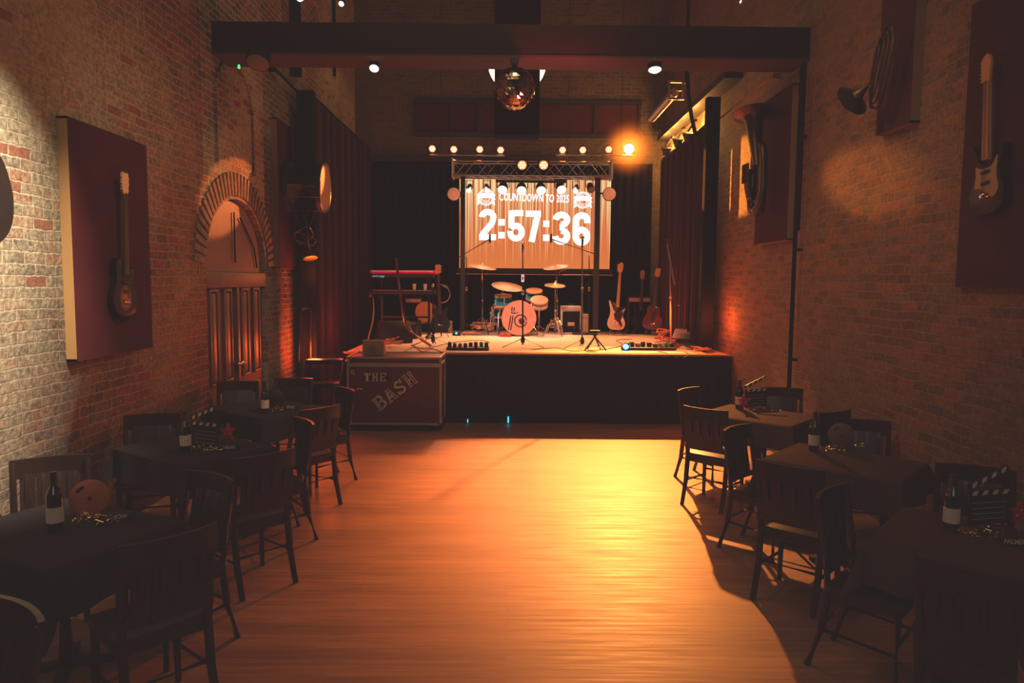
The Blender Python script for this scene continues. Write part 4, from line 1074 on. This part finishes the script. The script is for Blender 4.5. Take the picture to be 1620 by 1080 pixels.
# ------------------------------------------------------------------ stage equipment
FS = lambda px, py: PZ(px, py, SZ + .006)
def mic_stand(name, lab, px, py, top_py, boom=None, mat='blackm', base='tripod', tilt=0., sleeve=None, lg=.30):
    p = FS(px, py); o = root(name, lab, 'microphone stand', p)
    t = P(px + tilt, top_py, p.y) - p
    part('pole', MB().tube([(0, 0, .04), t * .55, t * .97], [.013, .012, .008], 8), mat, o)
    if base == 'tripod':
        part('leg_hub', MB().lathe([(.03, 0), (.035, .05), (.02, .1)], (0, 0, .07), seg=12), 'black', o)
        for k in range(3):
            a = R(-150 + k * 120 + (0 if k else 0)) if not isinstance(base, tuple) else 0
            part('leg', MB().tube([(0, 0, .14), (math.cos(a) * lg, math.sin(a) * lg, .012)], .009, 6), 'black', o)
    else: part('round_base', MB().lathe([(.13, 0), (.13, .015), (.03, .035), (.016, .07)], seg=24), 'steel', o)
    part('clutch', MB().cyl(t * .53, t * .58, .02, 10), 'steel', o)
    if boom:
        b = P(boom[0], boom[1], p.y) - p; c = P(boom[2], boom[3], p.y) - p
        part('boom_arm', MB().tube([c, b], .012, 6), mat, o)
        part('microphone', MB().tube([b + Vector((0, 0, -.07)), b + Vector((0, 0, .10))], [.022, .016], 10), 'black', o)
    else:
        d = t.normalized()
        mc = part('microphone', MB().tube([t * .95, t * .95 + Vector((0, -.05, .12))], [.012, .018], 10), 'black', o)
        part('mic_grille', MB().sphere(t * .95 + Vector((0, -.055, .145)), .027, 12, 8), 'steel', mc)
    if sleeve: part('white_sleeve', MB().cyl(t * sleeve, t * (sleeve + .075), .022, 10), 'white', o)
    return o
mic_stand('microphone_stand', 'black tripod microphone stand at front centre of the stage', 827, 549, 392, sleeve=.66, lg=.36)
mic_stand('microphone_stand', 'microphone stand with bluish pole right of the drums, in front of the amp', 921, 551, 383, mat='steel', lg=.34)
mic_stand('microphone_stand', 'silver round-based microphone stand with an upright boom at the right of the stage', 1061, 549, 410, (1054, 378, 1067, 450), mat='steel', base='round', tilt=-1)
mic_stand('overhead_boom_stand', 'boom microphone stand rising left of the drum kit before the screen', 738, 524, 402, (775, 378, 712, 415), lg=.18)
mic_stand('overhead_boom_stand', 'boom microphone stand rising right of the drum kit before the screen', 932, 528, 400, (872, 378, 948, 404), lg=.18)
mic_stand('microphone_stand', 'black tripod microphone stand in front of the dark guitar at stage left end', 685, 547, 462, lg=.36)
# low black stand with desk
o = root('folding_stand', 'small black folding stand with crossed legs near the stage front', 'stand', FS(941, 553))
mb = MB()
for s in (-1, 1): mb.bar((s * .16, -.08, 0), (-s * .06, .05, .27), .018).bar((s * .1, .12, 0), (-s * .04, -.02, .27), .018)
part('crossed_legs', mb, 'black', o); part('small_tray', MB().box((0, 0, .28), (.14, .12, .02)), 'black', o)
# drum kit
DYY = 13.35
bc = P(821, 503, DYY); br_ = .315
o = root('bass_drum', 'bass drum with pale pink head, black stripes and round port', 'drum', (bc.x, DYY, SZ + .006)); cz = bc.z - SZ - .006
br_ = cz - .01
part('drum_shell', MB().cyl((0, .0, cz), (0, .42, cz), br_ - .012, 40), 'teal', o)
for y in (.0, .42): part('drum_hoop', MB().lathe([(br_ - .02, -.02), (br_, -.02), (br_, .02), (br_ - .02, .02)], (0, y, cz), (0, 1, 0), 40), 'hoop', o)
hd = part('front_head', MB().cyl((0, -.012, cz), (0, -.004, cz), br_ - .015, 40), 'pinkhead', o)
mb = MB()
for dx in (-.04, .0): ribbon(mb, [(-.15 + dx, -.22 + cz - .0), (-.115 + dx, .0 + cz), (-.11 + dx, .045 + cz)], .011, -.024); ribbon(mb, [(-.095 + dx, .13 + cz), (-.085 + dx, .20 + cz)], .011, -.024)
ribbon(mb, arc(-.11, cz + .10, .03, .016, 90, 330, 8), .007, -.024); ribbon(mb, arc(-.06, cz + .105, .03, .016, 130, 400, 8), .007, -.024)
part('head_stripes', mb, 'black', hd)
pt = part('port_ring', MB().torus((.03, -.014, cz - .05), .11, .014, (0, 1, 0), 28, 8), 'black', hd)
part('port_opening', MB().cyl((.03, -.014, cz - .05), (.03, -.010, cz - .05), .105, 24), 'hoop', hd)
part('port_microphone', MB().sphere((.05, -.04, cz - .05), .055, 12, 8), 'black', o)
for s in (-1, 1): part('spur', MB().cyl((s * br_ * .8, .1, cz * .6), (s * (br_ + .08), -.02, 0), .008, 6), 'chrome', o)
def drum(name, lab, px, py, r, h, Y, tilt=0, legs=True, mat='teal'):
    p = P(px, py, Y); o = root(name, lab, 'drum', (p.x, Y, SZ + .006)); z = p.z - SZ - .006
    ax = Vector((0, -math.sin(R(tilt)), math.cos(R(tilt)))); c = Vector((0, 0, z))
    part('drum_shell', MB().cyl(c - ax * h / 2, c + ax * h / 2, r - .008, 28), mat, o)
    for s in (-1, 1): part('drum_hoop', MB().lathe([(r - .02, -.012), (r, -.012), (r, .012), (r - .02, .012)], c + ax * s * h / 2, ax, 28), 'hoop', o)
    part('drum_head', MB().cyl(c + ax * h * .5, c + ax * (h * .5 + .006), r - .02, 28), 'cream', o)
    x, y = frame_of(ax)
    for k in range(6):
        v = (x * math.cos(k * PI / 3 + .4) + y * math.sin(k * PI / 3 + .4)) * r; part('lug_rod', MB().cyl(c + v - ax * h * .5, c + v + ax * h * .5, .006, 6), 'chrome', o)
    mb = MB()
    if legs == 3:
        for k in range(3):
            a = k * 2 * PI / 3 + .5; mb.cyl((math.cos(a) * r, math.sin(a) * r, z), (math.cos(a) * (r + .05), math.sin(a) * (r + .05), 0), .008, 6)
    else:
        mb.cyl((0, 0, z - h / 2), (0, 0, .12), .012, 8)
        for k in range(3): a = k * 2 * PI / 3 + .3; mb.tube([(0, 0, .16), (math.cos(a) * .2, math.sin(a) * .2, .008)], .009, 6)
    part('drum_legs', mb, 'chrome', o); return o
drum('floor_tom', 'upper teal tom with bronze hoops left of the bass drum', 796, 475, .17, .18, 13.8, 8, 1)
drum('floor_tom', 'lower teal floor tom with orange hoop behind the left edge of the bass drum', 789, 494, .16, .17, 14.15, 4, 3)
drum('rack_tom', 'small teal rack tom above the right side of the bass drum', 845, 466, .165, .16, 14.35, 18, 1)
drum('snare_drum', 'cream-topped snare drum right above the bass drum', 853, 479, .17, .12, 13.98, 28, 1, 'cream')
def cymbal(lab, px, py, r, Y, tiltx, tilty, base_px, name='cymbal', arm=None, two=False):
    p = P(px, py, Y); g = P(base_px, 526, Y); o = root(name + '_stand', lab, 'cymbal', (g.x, Y, SZ + .006)); c = Vector((p.x - g.x, 0, p.z - SZ - .006))
    ax = Vector((math.sin(R(tiltx)), -math.sin(R(tilty)), 1)).normalized()
    cy = part('cymbal_disc', MB().lathe([(r, -.016), (r * .6, .002), (r * .2, .014), (r * .16, .03), (.012, .038), (.011, .030), (r * .15, .025), (r * .58, -.002), (r, -.018)], c, ax, 36), 'cymbal', o)
    if two: part('lower_cymbal', MB().lathe([(r, .012), (r * .3, -.004), (.01, -.012)], c - ax * .04, ax, 32), 'cymbal', o)
    mb = MB(); top = Vector((0, 0, c.z * .62)) if arm else c
    mb.tube([(0, 0, .1), (0, 0, c.z * .5), top], [.014, .012, .009], 8)
    if arm: mb.tube([top - (c - top) * .35, top, c], [.009, .009, .007], 6)
    mb.sphere(c + ax * .045, .012, 8, 6); mb.sphere((0, 0, c.z * .5), .022, 8, 6)
    part('stand_pole', mb, 'chrome', o)
    for k in range(3):
        a = R(-90 + 120 * k + 35); part('leg', MB().tube([(0, 0, .34), (math.cos(a) * .14, math.sin(a) * .14, .2), (math.cos(a) * .21, math.sin(a) * .21, .01)], .010, 6), 'chrome', o)
cymbal('high crash cymbal tilted left of the screen foot, far left of the kit', 763, 421, .27, 13.7, 9, 9, 763)
cymbal('broad ride cymbal on a low arm above the toms', 803, 452, .30, 13.6, 8, 16, 780, 'ride_cymbal', True)
cymbal('high crash cymbal tilted above the right side of the kit', 879, 421, .24, 13.7, -8, 12, 881)
cymbal('hi-hat cymbal pair on the right of the kit', 878, 450, .19, 13.3, 2, 12, 878, 'hi_hat', None, True)
o = root('cymbal_boom_arm', 'long chrome boom arm angled right of the hi-hat', 'boom arm', P(880, 446, 13.5))
q = P(880, 446, 13.5); part('arm_rod', MB().tube([(0, 0, 0), P(888, 434, 13.5) - q, P(933, 434, 13.5) - q], .009, 6), 'chrome', o); part('arm_joint', MB().sphere((0, 0, 0), .028, 10, 8), 'chrome', o)
o = root('curved_cymbal_arm', 'short curved chrome arm above the hi-hat stand', 'boom arm', P(881, 441, 13.55))
q = P(881, 441, 13.55); part('arm_rod', MB().tube([(0, 0, 0), P(884, 432, 13.55) - q, P(889, 427, 13.55) - q, P(896, 426, 13.55) - q], .008, 6), 'chrome', o)
# amp combo right of drums
def amp(lab, px0, px1, py0, py1, Y, face_='black', edge='greyc', logo=True, name='guitar_amp'):
    a, b = P(px0, py0, Y), P(px1, py1, Y); w, h = b.x - a.x, a.z - SZ - .006
    o = root(name, lab, 'amplifier', ((a.x + b.x) / 2, Y, SZ + .006))
    part('cabinet', MB().box((0, .16, h / 2), (w, .3, h), None, .012), edge, o)
    part('speaker_grille', MB().box((0, -.0, h * .44), (w * .86, .03, h * .74), None, .004), 'blackdrape' if face_ == 'black' else face_, o)
    part('control_panel', MB().box((0, .0, h * .90), (w * .86, .02, h * .1)), 'alu', o)
    if logo: part('name_plate', MB().box((0, -.018, h * .36), (w * .34, .008, h * .13), None, .003), 'tan', o)
    part('carry_handle', MB().tube([(-w * .18, .12, h), (-w * .16, .12, h + .03), (w * .16, .12, h + .03), (w * .18, .12, h)], .010, 6), 'blackm', o)
    return o
amp('combo amplifier with black grille and pale plate right of the drums', 888, 919, 484, 520, 13.9)
amp('slim tan speaker box standing right of the combo amplifier', 922, 931, 497, 520, 13.8, 'tan', 'tan', False, 'small_speaker')
amp('low grey road case with dark inset panels behind the left keyboards', 648, 714, 508, 524, 14.0, 'black', 'greyc', False, 'equipment_case')
amp('dark amplifier rack behind the guitars at the right of the stage', 993, 1030, 468, 520, 14.3, 'black', 'black', False, 'amplifier_rack')
amp('dark amplifier cabinet behind the dark guitar at the left of the stage', 640, 668, 470, 520, 14.5, 'black', 'black', False, 'speaker_cabinet')
# bass guitar and guitars on stands
def gstand(p, lab):
    o = root('guitar_stand', lab, 'guitar stand', p)
    part('stand_tube', MB().tube([(0, .14, 0), (0, .1, .3), (0, .09, .62)], .010, 6), 'black', o)
    for s in (-1, 1):
        part('front_leg', MB().tube([(0, .12, .25), (s * .15, -.08, .01)], .009, 6), 'black', o)
        part('cradle_arm', MB().tube([(0, .1, .12), (s * .09, .05, .10), (s * .09, -.05, .085), (s * .09, -.06, .11)], .008, 6), 'black', o)
BSS = [(0, 0), (.11, .01), (.16, .08), (.155, .17), (.115, .25), (.115, .32), (.15, .42), (.10, .40), (.06, .33), (-.05, .34), (-.09, .42), (-.15, .55), (-.165, .52), (-.13, .38), (-.135, .26), (-.165, .16), (-.16, .07), (-.10, .01)]
p = FS(974, 530); gstand(p, 'black stand holding the cream bass guitar')
guitar('electric_bass', 'cream electric bass guitar with black pickguard upright on a stand', BSS, 'cream', 1.26, [(-.022, 0), (.022, 0), (.045, .06), (.05, .16), (.02, .2), (-.02, .18), (-.045, .14), (-.045, .05)], 'maple', (p.x, p.y, p.z + .10), 0,
       [(-.04, .33), (.05, .33), (.1, .36), (.10, .25), (.08, .18), (.11, .10), (.09, .06), (.04, .14), (-.03, .2), (-.06, .28)], .045, 'l', 4, (-4, 3.5), 'bass guitar', True)
p = FS(1012, 528); gstand(p, 'black stand holding the dark guitar second from the right')
guitar('electric_guitar', 'dark slim-necked electric guitar on stage between the cream bass and the red guitar', STR, 'black', 1.14, H1, 'rose', (p.x, p.y, p.z + .10), 28, None, .045, 'l', 6, (-6, 6))
p = FS(1031, 530); gstand(p, 'black stand holding the red guitar by the right curtain')
guitar('full_bodied_guitar', 'deep red full-bodied guitar on a stand near the right curtain', [(0, 0), (.14, .02), (.19, .11), (.17, .22), (.12, .29), (.13, .38), (.10, .45), (0, .47), (-.10, .45), (-.13, .38), (-.12, .29), (-.17, .22), (-.19, .11), (-.14, .02)], 'redgtr', 1.18, H3, 'rose', (p.x, p.y, p.z + .10), -20, None, .09, '2', 6, (-6, 4))
p = FS(697, 533); gstand(p, 'black stand holding the dark guitar left of the drums')
guitar('electric_guitar', 'dark electric guitar with chrome pickups upright beside the red keyboard', LPc, 'black', 1.22, H3, 'rose', (p.x, p.y, p.z + .10), 10, None, .05, '2', 6, (-5, -2), scl=.98)
# keyboards
KY = 12.75
a, b = P(586, 431, KY), P(690, 433, KY)
o = root('red_keyboard', 'long red stage keyboard on the upper tier at stage left end', 'keyboard', ((a.x + b.x) / 2, KY, a.z)); kw = b.x - a.x
part('keyboard_shell', MB().box((0, .1, .01), (kw, .3, .045), (-5, 0, 0), .01), 'redkey', o)
part('key_bed', MB().box((0, -.04, .028), (kw * .9, .12, .02)), 'white', o)
part('lower_case', MB().box((0, .1, -.055), (kw * .94, .26, .05)), 'black', o)
part('printed_name', text_mb('nord stage', .055, .0005, .001, Matrix.Translation((-kw * .37, -.06, -.06)), .9), 'keytxt', o)
a2, b2 = P(586, 462, KY), P(686, 462, KY)
o = root('black_keyboard', 'black keyboard on the lower tier under the red one', 'keyboard', ((a2.x + b2.x) / 2, KY + .05, a2.z))
part('keyboard_shell', MB().box((0, .1, 0), (kw, .3, .07), None, .01), 'black', o)
part('key_bed', MB().box((0, -.01, .036), (kw * .9, .1, .012)), 'tan', o)
o = root('keyboard_stand', 'black two-tier metal keyboard stand at stage left end', 'stand', ((a.x + b.x) / 2, KY + .15, SZ + .006))
for s in (-1, 1):
    part('upright', MB().tube([(s * .42, .1, .0), (s * .42, .1, a.z - SZ - .12)], .02, 8), 'blackm', o)
    part('foot_bar', MB().bar((s * .42, -.25, .02), (s * .42, .35, .02), .04), 'blackm', o)
    for z in (a.z - SZ - .125, a2.z - SZ - .075): part('tier_arm', MB().bar((s * .42, .1, z), (s * .42, -.18, z), .03), 'blackm', o)
part('cross_brace', MB().bar((-.42, .1, .35), (.42, .1, .35), .03), 'blackm', o)
for i, px in enumerate((655, 672)):
    p = P(px, 458, KY); p.z = a2.z + .043
    tag(part('white_cup', MB().lathe([(.026, 0), (.034, .11), (.030, .11), (.022, .01)], seg=16), 'white'), 'white cup on the lower keyboard, %s of two' % ('left' if i == 0 else 'right'), 'cup', 'white cups on the lower keyboard').location = (p.x, KY + .06, a2.z + .043)
p = P(673, 493, 13.6)
o = root('side_drum', 'round orange-lit drum head behind the left keyboard stand', 'drum', (p.x, 13.6, SZ + .006))
rz_ = p.z - SZ - .006; part('drum_shell', MB().cyl((0, 0, rz_), (0, .25, rz_), .20, 30), 'black', o); part('drum_head', MB().cyl((0, -.008, rz_), (0, 0, rz_), .19, 30), 'hoop', o)
part('drum_legs', MB().cyl((-.15, .05, rz_ - .12), (-.17, 0, 0), .01, 6).cyl((.15, .05, rz_ - .12), (.17, 0, 0), .01, 6).cyl((0, .2, rz_ - .18), (0, .25, 0), .01, 6), 'blackm', o)
o = root('bent_metal_pole', 'long orange-lit bent pole curving down past the red keyboard', 'pole', FS(682, 549)); q = o.location.copy(); Yb = q.y  # orange light on the metal is painted in by red and orange materials
part('upper_pole', MB().tube([P(627, 408, Yb) - q, P(630, 440, Yb) - q, P(635, 480, Yb) - q, P(641, 512, Yb) - q, P(650, 523, Yb) - q], [.02, .018, .018, .022, .022], 8), 'redgtr', o)
part('lower_pole', MB().tube([P(648, 522, Yb) - q, P(666, 536, Yb) - q, (0, 0, .02)], [.02, .026, .02], 8), 'orcable', o)
# monitor wedges and boxes
def wedge(lab, px, py, w, h, d, rz=0, mat='black'):
    p = FS(px, py); o = root('monitor_wedge', lab, 'speaker', p, rz)
    part('wedge_cabinet', MB().prism([(-d / 2, 0), (d / 2, 0), (d / 2, h), (-d * .1, h * .98), (-d / 2, h * .4)], -w / 2, w / 2, Matrix.Rotation(R(90), 4, 'Z'), .008), mat, o)
    part('wedge_grille', MB().box((0, d * .34 * -1 + .02, h * .68), (w * .85, .01, h * .62), (-38, 0, 0)), 'grey', o)
wedge('black floor monitor wedge behind the small tan amp', 625, 541, .5, .34, .38, 20)
wedge('black floor monitor wedge below the lower keyboard', 645, 534, .4, .30, .36, -10)
wedge('black floor monitor wedge at the right end of the stage', 1088, 545, .42, .26, .36, -35)
def pedals(lab, px, py, n, w, led=None):
    p = FS(px, py); o = root('pedalboard', lab, 'pedalboard', p)
    part('board', MB().box((0, .06, .02), (w, .26, .035), None, .004), 'black', o)
    for k in range(n):
        x = -w / 2 + w * (k + .5) / n; hh = random.uniform(.045, .075)
        pd = part('effect_pedal', MB().box((x, .06 + random.uniform(-.04, .06), .04 + hh / 2), (w / n * .7, .11, hh), (0, 0, random.uniform(-6, 6)), .005), ('teal' if k == n - 2 else ('blackm', 'black', 'grey', 'black')[k % 4]), o)
        part('pedal_knob', MB().cyl((x, .04, .04 + hh), (x, .04, .050 + hh), .008, 8), 'grey', pd)
    return o
pedals('dark pedalboard crowded with effect pedals at the front of the stage, left of centre', 740, 553, 8, .62)
pedals('long dark pedalboard at the front right of the stage behind the blue light', 1028, 553, 9, .78)
pedals('short pedal row in front of the combo amplifier', 923, 529, 5, .42)
o = root('blue_stage_light', 'small box with a glowing bright blue light on the stage front right', 'light', FS(990, 554))
part('light_box', MB().box((0, .05, .03), (.12, .08, .06), None, .005), 'black', o); part('blue_lens', MB().sphere((0, 0, .055), .038, 12, 8), 'bluel', o)
o = root('pedal_indicator', 'tiny pale blue light by the left pedalboard', 'indicator', P(722, 527, 13.3)); part('indicator_lens', MB().sphere((0, 0, 0), .02, 8, 6), 'cyan', o); part('indicator_box', MB().box((0, .06, -.03), (.15, .08, .09)), 'black', o)
# floor markers at skirt
for i, (px, py, h) in enumerate(((804, 668, .09), (740, 670, .05))):
    p = P(px, py, SY0 - .05); o = root('floor_indicator', 'small %s blue light at the foot of the stage skirt' % ('bright cyan' if not i else 'faint'), 'indicator', (p.x, SY0 - .06, 0))
    part('indicator_base', MB().box((0, .015, .008), (.05, .03, .016)), 'black', o); part('indicator_lens', MB().box((0, 0, .012 + h / 2), (.016 if not i else .008, .012, h), None, .003), 'cyan', o)
# music stand right
o = root('music_stand', 'thin leaning metal stand before the right curtain', 'stand', FS(1078, 541))
part('stand_pole', MB().tube([(0, 0, .02), (.01, .02, .35), (-.03, 0, .62)], .009, 6), 'blackm', o); part('stand_tray', MB().box((0, 0, .62), (.16, .05, .02)), 'alu', o)
part('stand_legs', MB().cyl((0, 0, .15), (.15, -.08, .0), .007, 6).cyl((0, 0, .15), (-.15, -.08, 0), .007, 6).cyl((0, 0, .15), (0, .16, 0), .007, 6), 'blackm', o)
# bulky bits around the kit
for i, (px, py, lab) in enumerate(((775, 522, 'copper-coloured drum pedal mechanism left of the bass drum'), (893, 524, 'chrome drum hardware heap right of the bass drum'))):
    o = root('kick_pedal', lab, 'drum pedal', FS(px, py))
    part('pedal_plate', MB().box((0, 0, .03), (.12, .3, .015), (8, 0, 6)), 'hoop' if i == 0 else 'chrome', o)
    part('pedal_frame', MB().tube([(-.08, .14, 0), (-.08, .14, .2), (.08, .14, .2), (.08, .14, 0)], .011, 6), 'chrome', o)
    part('pedal_beater', MB().cyl((0, .14, .2), (.02, .05, .34), .007, 6).sphere((.02, .05, .35), .03, 10, 8), 'pinkhead', o)
o = root('red_floor_box', 'flat red box lying at the foot of the bass drum', 'box', FS(799, 532)); part('box_body', MB().box((0, 0, .02), (.22, .12, .035), None, .005), 'red', o); part('box_strap', MB().box((0, -.0, .04), (.03, .125, .006)), 'black', o)
# cables
def cable(lab, pts, r=.009, mat='orcable', z=None):
    tag(part('stage_cable', MB().tube(cat_rom([tuple(p) for p in pts], 8, False), r, 6), mat), lab, 'cable')
def squig(px, py, n, sx, sy, lift=0.0):
    p = FS(px, py); out = []
    for k in range(n):
        a = k * 2.3; out.append((p.x + math.cos(a) * sx * random.uniform(.3, 1), p.y + math.sin(a) * sy * random.uniform(.3, 1), SZ + .014 + lift * random.random()))
    return out
cable('orange cable tangle at the right end of the stage mat', squig(1055, 546, 14, .26, .35, .12))
cable('orange cable coils near the silver microphone stand', squig(1048, 538, 10, .16, .3, .18), .012)
cable('dark cable loops on the far right of the stage', squig(1100, 552, 14, .3, .4, .1), .009, 'blackm')
cable('copper cable coil at the right stage corner', squig(1108, 556, 12, .22, .25, .08), .007)
cable('chrome-lit cable bundle under the hi-hat', squig(884, 524, 16, .26, .3, .22), .011, 'hoop')
cable('copper cable bundle left of the bass drum', squig(762, 523, 16, .34, .35, .16), .011, 'hoop')
cable('cable tangle under the left cymbal stand', squig(742, 530, 12, .3, .3, .06), .009)
cable('thin dark cable winding across the cream stage mat, left part', [FS(650, 545), FS(672, 552), FS(700, 545), FS(730, 540), FS(760, 538), FS(776, 542)], .005, 'blackm')
cable('orange cable lying along the stage front left', [FS(640, 556), FS(656, 549), FS(668, 556), FS(684, 552), FS(700, 557)], .01)
cable('thin dark cable winding across the cream stage mat, right part', [FS(840, 553), FS(880, 550), FS(905, 555), FS(960, 552), FS(985, 545), FS(975, 538), FS(1000, 536)], .005, 'blackm')
cable('copper cable in a tangle behind the small tan amp', squig(618, 548, 14, .22, .3, .15), .009)
cable('dark cable fallen over the right stage edge', [FS(1040, 556), FS(1050, 557), P(1062, 562, SY0 - .04), P(1075, 567, SY0 - .04), P(1088, 562, SY0 - .04), FS(1085, 556)], .006, 'blackm')
pc = P(590, 470, KY - .1)
cable('orange cable hanging from the lower keyboard down to the small tan amp', [P(584, 470, KY), P(588, 466, KY), P(591, 480, 12.3), P(590, 505, 11.6), P(584, 530, 10.6), P(581, 548, 10.2)], .012)
cable('thin cable with blue-lit loop hanging beside the dark guitar', [P(700, 452, 13), P(708, 456, 13), P(712, 466, 13), P(707, 476, 13), P(697, 478, 13), P(694, 470, 13)], .008, 'steel')
cable('pale cable arc above the cable loop beside the dark guitar', [P(690, 451, 13.1), P(699, 450, 13.1), P(707, 453, 13.1), P(711, 460, 13.1)], .006, 'steel')

# ------------------------------------------------------------------ lights
def lamp(typ, name, loc, energy, col, size=.1, target=None, cone=60, blend=.5, sx=None):
    d = bpy.data.lights.new(name, typ); d.energy = energy; d.color = col
    if typ == 'AREA': d.size = size; 
    if typ == 'AREA' and sx: d.shape = 'RECTANGLE'; d.size_y = sx
    if typ in ('POINT', 'SPOT'): d.shadow_soft_size = size
    if typ == 'SPOT': d.spot_size = R(cone); d.spot_blend = blend
    o = bpy.data.objects.new(name, d); COL.objects.link(o); o.location = loc
    if target is not None: o.rotation_euler = (Vector(target) - Vector(loc)).to_track_quat('-Z', 'Y').to_euler()
    return o
bp_ = bl.location + Vector((0, -.08, 0))
lamp('SPOT', 'key_orange', bp_ + Vector((0, -.2, -.05)), 7200, (1, .38, .08), .06, (1.3, 8.2, 0), 38, 1.)
lamp('SPOT', 'key_spill', bp_ + Vector((0, -.2, -.05)), 1900, (1, .20, .02), .06, (.8, 7.2, 0), 40, 1.)
for i, (px, py, s) in enumerate(LB):
    p = P(px, py, BYY) + Vector((0, -.25, -.05))
    lamp('SPOT', 'bar_beam', p, 270, (1, .20, .02), .05, (p.x * .5 + .1, 7.8, 0), 29, 1.)
for i, px in enumerate((826, 860)):
    p = P(px, 261, TY - .1) + Vector((0, -.3, -.05))
    lamp('SPOT', 'truss_beam', p, 620, (1, .22, .08), .06, (-.1 + .3 * i, 7.5, 0), 29, 1.)
# stage wash from the lamps above the kit
lamp('SPOT', 'stage_top', (-.6, 13.5, 3.8), 620, (1, .46, .22), .15, (-.2, 12.7, 1.0), 100, .8)
lamp('SPOT', 'stage_top', (1.1, 13.5, 3.8), 620, (1, .42, .16), .15, (1.0, 12.7, 1.0), 100, .8)
lamp('SPOT', 'stage_front', (-.2, 8.6, 4.35), 1100, (1, .60, .66), .08, (.25, 13.2, 1.35), 24, .7)
lamp('SPOT', 'stage_left', (-1.3, 9.0, 4.3), 110, (1, .38, .2), .08, (-1.5, 13.0, 1.6), 22, .7)
# red wash low at both sides
lamp('POINT', 'red_wash_left', (-2.75, 10.2, 1.0), 70, (1, .11, .015), .12)
lamp('POINT', 'orange_wash_left', (-2.75, 10.35, 2.1), 9, (1, .2, .03), .15)
lamp('POINT', 'red_wash_right', (2.9, 10.45, 1.5), 26, (1, .13, .02), .1)
lamp('POINT', 'red_curtain_right', (2.35, 12.0, 1.5), 22, (1, .06, .05), .1)
lamp('POINT', 'red_curtain_left', (-2.5, 11.4, 1.3), 14, (1, .06, .04), .1)
for yy in (12.3, 13.1, 13.8, 14.5): lamp('POINT', 'added_wall_glow_right', (3.0, yy, 4.6), 42, (1, .42, .08), .06)  # unseen lights added to brighten the wall above the right curtain; no window
# patches on walls
lamp('SPOT', 'patch_right', (1.1, 12.8, 3.7), 2600, (1, .34, .04), .02, (3.2, 10.35, 3.5), 20, .3)
lamp('SPOT', 'patch_right_near', (.9, 12.8, 4.1), 2100, (1, .28, .04), .02, (3.2, 6.7, 2.98), 7, .8)
lamp('SPOT', 'patch_left', (-.9, 12.9, 4.2), 1900, (1, .24, .05), .02, (-3.2, 8.6, 3.02), 10, .3)
lamp('SPOT', 'wash_right_wall', (-1.0, 12.5, 4.4), 110, (1, .34, .07), .2, (3.2, 7.6, 1.6), 50, 1.)
lamp('SPOT', 'wash_left_wall', (1.2, 12.5, 4.4), 110, (1, .34, .08), .2, (-3.2, 8.6, 1.9), 48, 1.)
# house light: warm white on the near left wall
lamp('SPOT', 'house_left', (-.75, 4.0, 4.7), 3000, (1, .80, .55), .04, (-3.2, 4.3, 2.0), 44, 1.)
lamp('SPOT', 'wall_left_warm', (.6, 4.6, 5.4), 420, (1, .62, .34), .3, (-3.2, 6.9, 1.9), 48, 1.)
lamp('SPOT', 'wall_right_warm', (-.6, 5.0, 5.4), 190, (1, .50, .2), .3, (3.2, 6.6, 2.2), 54, 1.)
lamp('AREA', 'house_dim', (-.9, 5.2, 7.4), 16, (1, .60, .30), 3.5, (-1.6, 5.5, 0))
lamp('AREA', 'house_right', (.6, 5.0, 7.6), 7, (1, .55, .22), 3.0, (2.6, 6.5, 0))
lamp('SPOT', 'case_front_fill', (-.3, 2.5, 5.6), 42, (1, .70, .5), .3, (-1.6, 8.5, .6), 34, 1.)  # fill spot added to brighten the road case front
lamp('AREA', 'beam_glow', (.2, 6.2, 6.4), 26, (1, .62, .25), .8, (.2, 8.5, 4.2))
lamp('SPOT', 'pink_beam', (.5, 7.2, 3.4), 130, (1, .08, .10), .1, (.4, 8.3, 4.5), 80, 1.)
lamp('POINT', 'floor_blue', (P(990, 548, 11.0)), 1.2, (.1, .5, 1), .03)
lamp('AREA', 'room_fill', (0, -1.6, 3.8), 40, (1, .78, .68), 3.0, (0, 4, .8))
# faint world light; blacks raised in the view settings, standing in for haze
w = bpy.data.worlds.new('world'); sc.world = w; w.use_nodes = True
w.node_tree.nodes['Background'].inputs[0].default_value = (.5, .35, .28, 1); w.node_tree.nodes['Background'].inputs[1].default_value = .006
vs = sc.view_settings
vs.view_transform = 'Standard'; vs.look = 'None'; vs.exposure = 0; vs.gamma = 1
vs.use_curve_mapping = True
cmap = vs.curve_mapping
cmap.black_level = (-.0185, -.0140, -.0138)
cmap.update()
sc.cycles.use_denoising = True
sc.cycles.max_bounces = 6
sc.cycles.sample_clamp_indirect = 3.0
